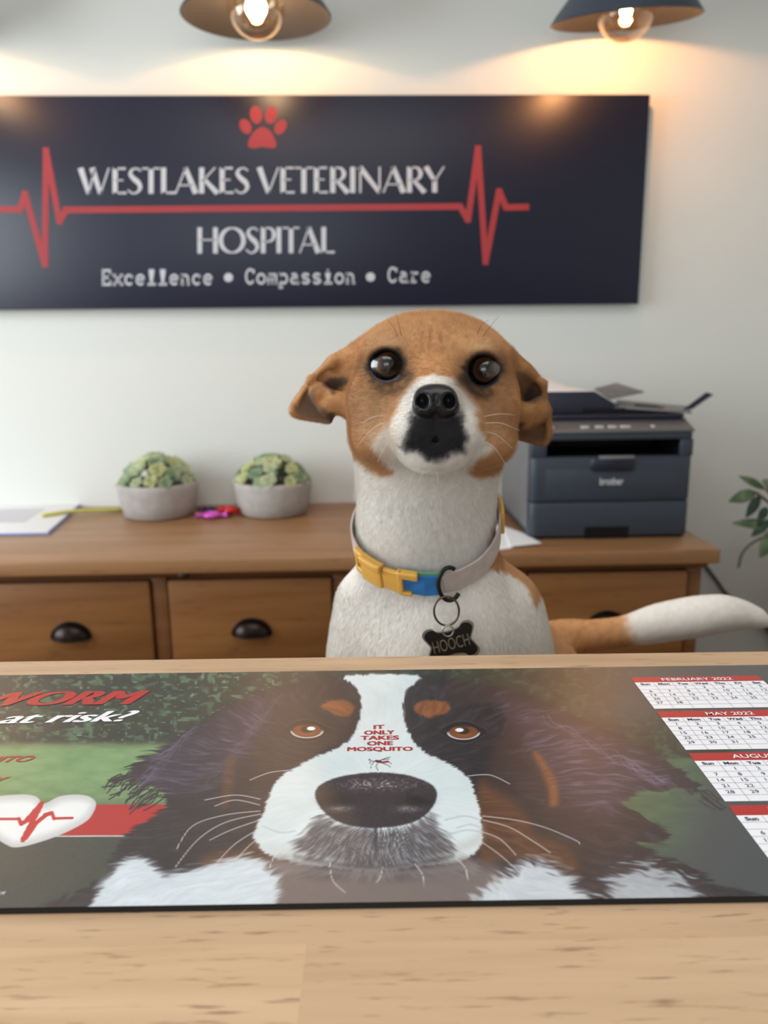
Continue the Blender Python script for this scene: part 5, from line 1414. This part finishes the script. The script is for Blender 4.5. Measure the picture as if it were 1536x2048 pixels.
def band(m, t0, t1, hfun, o0, o1, n=40, mi=0, vc=0.0):
    K = n+1; v = []
    for i in range(K):
        s_ = i/n; t = t0+(t1-t0)*s_; lo, hi = hfun(s_)
        v += [cpos(t, o0, lo+vc), cpos(t, o1, lo+vc), cpos(t, o1, hi+vc), cpos(t, o0, hi+vc)]
    f = []
    for i in range(n):
        for k in range(4): f.append((4*i+k, 4*i+(k+1) % 4, 4*i+4+(k+1) % 4, 4*i+4+k))
    f += [(3, 2, 1, 0), (4*n, 4*n+1, 4*n+2, 4*n+3)]
    m.add(v, f, mi)
def th_of(px, py):                               # angle on the collar whose image lies nearest a pixel column
    best = min(np.linspace(0, math.pi, 400), key=lambda t: abs(proj(*cpos(t, .003))[0]-px)); return float(best)
HB = .0080
col_root = thing('dog_collar', 'collar with yellow plastic buckle and blue webbing around the dog neck', 'collar', tuple(Fp))
M_web = mat('webbing_grey_pink', (186, 172, 166), .8, vary=.08, scale=120, bump=.3); M_webb = mat('webbing_blue', (42, 112, 178), .7, vary=.2, scale=160, bump=.3)
M_webg = mat('webbing_green', (96, 150, 116), .8); M_yb = mat('buckle_yellow', (216, 164, 74), .38, spec=.5); M_dk = mat('metal_blackened', (26, 30, 26), .35, metal=.6)
t_bl, t_br, t_ring = th_of(716, 1110), th_of(820, 1190), th_of(890, 1180)
t_blue0, t_blue1 = th_of(800, 1185), th_of(878, 1180)
hw_ = lambda s_: (-HB, HB)
m = MB(); band(m, t_ring-2*math.pi+.0, t_bl-.0-0.0 if False else t_bl-2*math.pi, hw_, -.0005, .0016, 2) if False else None
m = MB(); band(m, t_bl-.05, t_bl+.05, hw_, .0002, .0016, 4)
# webbing right of the ring, round the back of the neck to the buckle
band(m, t_ring+.02, t_bl-2*math.pi, hw_, .0002, .0016, 70) if t_bl > t_ring else band(m, t_ring+.02, t_bl, hw_, .0002, .0016, 70)
m.build('webbing', M_web, col_root, smooth=False)
m = MB(); band(m, t_blue0, t_blue1, lambda s_: (-HB-.0012*math.sin(s_*3.1), HB*.85), .0002, .0034, 16); m.build('blue_webbing', M_webb, col_root)
m = MB(); band(m, t_blue0, t_ring, lambda s_: (HB*.8, HB*1.1), .0002, .0018, 12); m.build('green_edging', M_webg, col_root)
# buckle
t_mid = t_bl+(t_br-t_bl)*.52
m = MB()
band(m, t_bl, t_bl+(t_mid-t_bl)*.30, lambda s_: (HB*.35, HB*1.25), .0010, .0052, 8); band(m, t_bl, t_bl+(t_mid-t_bl)*.30, lambda s_: (-HB*1.25, -HB*.6), .0010, .0050, 8)
band(m, t_bl-.03, t_bl+.02, lambda s_: (-HB*1.25, HB*1.25), .0010, .0048, 4)
band(m, t_bl+(t_mid-t_bl)*.28, t_mid, lambda s_: (-HB*(1.22-.05*s_), HB*(1.25-.05*s_)), .0008, .0062, 14)
band(m, t_bl+(t_mid-t_bl)*.30, t_mid*.998, lambda s_: (HB*.62, HB*1.30), .0040, .0078, 12)
m.build('buckle_socket', M_yb, col_root, bevel=.0008)
m = MB()
band(m, t_mid, t_br-(t_br-t_mid)*.40, lambda s_: (-HB*(1.05+.1*s_), HB*(.70+.12*s_)), .0008, .0054, 10)
band(m, t_mid+(t_br-t_mid)*.05, t_mid+(t_br-t_mid)*.60, lambda s_: (HB*.72, HB*(1.02)), .002, .0058, 10)
band(m, t_br-(t_br-t_mid)*.42, t_br+(t_br-t_mid)*.06, lambda s_: (-HB*1.25, -HB*.85), .0008, .0060, 8)
band(m, t_br-(t_br-t_mid)*.42, t_br+(t_br-t_mid)*.32, lambda s_: (HB*.55, HB*1.18), .0010, .0062, 8)
band(m, t_br-(t_br-t_mid)*.44, t_br-(t_br-t_mid)*.24, lambda s_: (-HB*1.25, HB*1.18), .0008, .0060, 4)
m.build('buckle_clip', M_yb, col_root, bevel=.0008)
t_y0, t_y1 = th_of(989, 1030), -.35
m = MB(); band(m, .10, -.42, lambda s_: (-HB*1.2, HB*1.25), .0012, .0042, 8); m.build('strap_slider', M_yb, col_root, bevel=.0008)
# open ring
def ringpts(px, py, Y, rx, ry, a0, a1, n, tilt=0.0):
    return [P(px+rx*math.cos(math.radians(a)), py-ry*math.sin(math.radians(a)), Y+tilt*math.sin(math.radians(a))) for a in np.linspace(a0, a1, n)]
Yr = float(cpos(t_ring, .005)[1])-.001
m = MB(); m.tube(ringpts(899, 1168, Yr, 22, 33, 62, 325, 30), q(4.6, .46), 10); m.build('open_ring', M_dk, col_root, smooth=True)
Yt = Yr-.0005
for u_ in range(845, 962, 8):
    for v_ in (1245, 1260, 1275, 1290, 1305, 1320):
        ys_ = np.linspace(.40, .50, 200); D_ = sdf_pts(np.array([P(u_, v_, y_) for y_ in ys_])); k_ = np.nonzero(D_ < .0022)[0]
        if len(k_): Yt = min(Yt, float(ys_[k_[0]]))
tg = thing('name_tag', 'black bone shaped name tag hanging from the collar on a thin ring', 'tag', tuple(P(900, 1262, Yt)))
M_split = mat('split_ring_bronze', (92, 78, 66), .3, metal=.9); M_tagb = mat('tag_black', (14, 17, 20), .35); M_silver = mat('tag_silver', (168, 166, 158), .35, metal=.8)
m = MB(); m.tube(ringpts(893, 1222, Yt, 25, 29, 0, 360, 40)[:-1], q(2.3, .46), 8, closed=True); m.build('split_ring', M_split, tg, smooth=True)
rt = math.radians(14)
def tg_xy(u, v): return (902+u*math.cos(rt)+v*math.sin(rt), 1286-u*math.sin(rt)+v*math.cos(rt))
bone = smooth_poly([(-22, -27), (-31, -35), (-45, -34), (-52, -24), (-46, -10), (-41, 0), (-46, 10), (-52, 24), (-45, 34), (-31, 35), (-22, 27), (0, 24), (22, 27), (31, 35), (45, 34), (52, 24), (46, 10), (41, 0), (46, -10), (52, -24), (45, -34), (31, -35), (22, -27), (0, -24)], 3)
def bp_(u, v, t): x_, y_ = tg_xy(u, v); return P(x_, y_, Yt-.0006+t+ .0)
m = MB(); m.prism([(a*1.03, b_*1.05) for a, b_ in bone], bp_, .0016, 0); m.build('tag_rim', M_silver, tg)
m = MB(); m.prism([(a*.95, b_*.93) for a, b_ in bone], bp_, .0002, -.0003); m.build('tag_plate', M_tagb, tg)
m = MB(); v, f = text_geo('HOOCH', .0); wv = v[:, 0].max()
m.add([bp_(-37+74*p[0]/wv, 13-25*p[1], -.0004) for p in v], f); m.build('lettering', M_silver, tg)
m = MB(); m.tube([P(*tg_xy(11*math.cos(a), -25+11*math.sin(a)), Yt-.0006) for a in np.linspace(0, 2*math.pi, 21)[:-1]], q(2, .46), 6, closed=True); m.build('tag_eyelet', M_silver, tg, smooth=True)
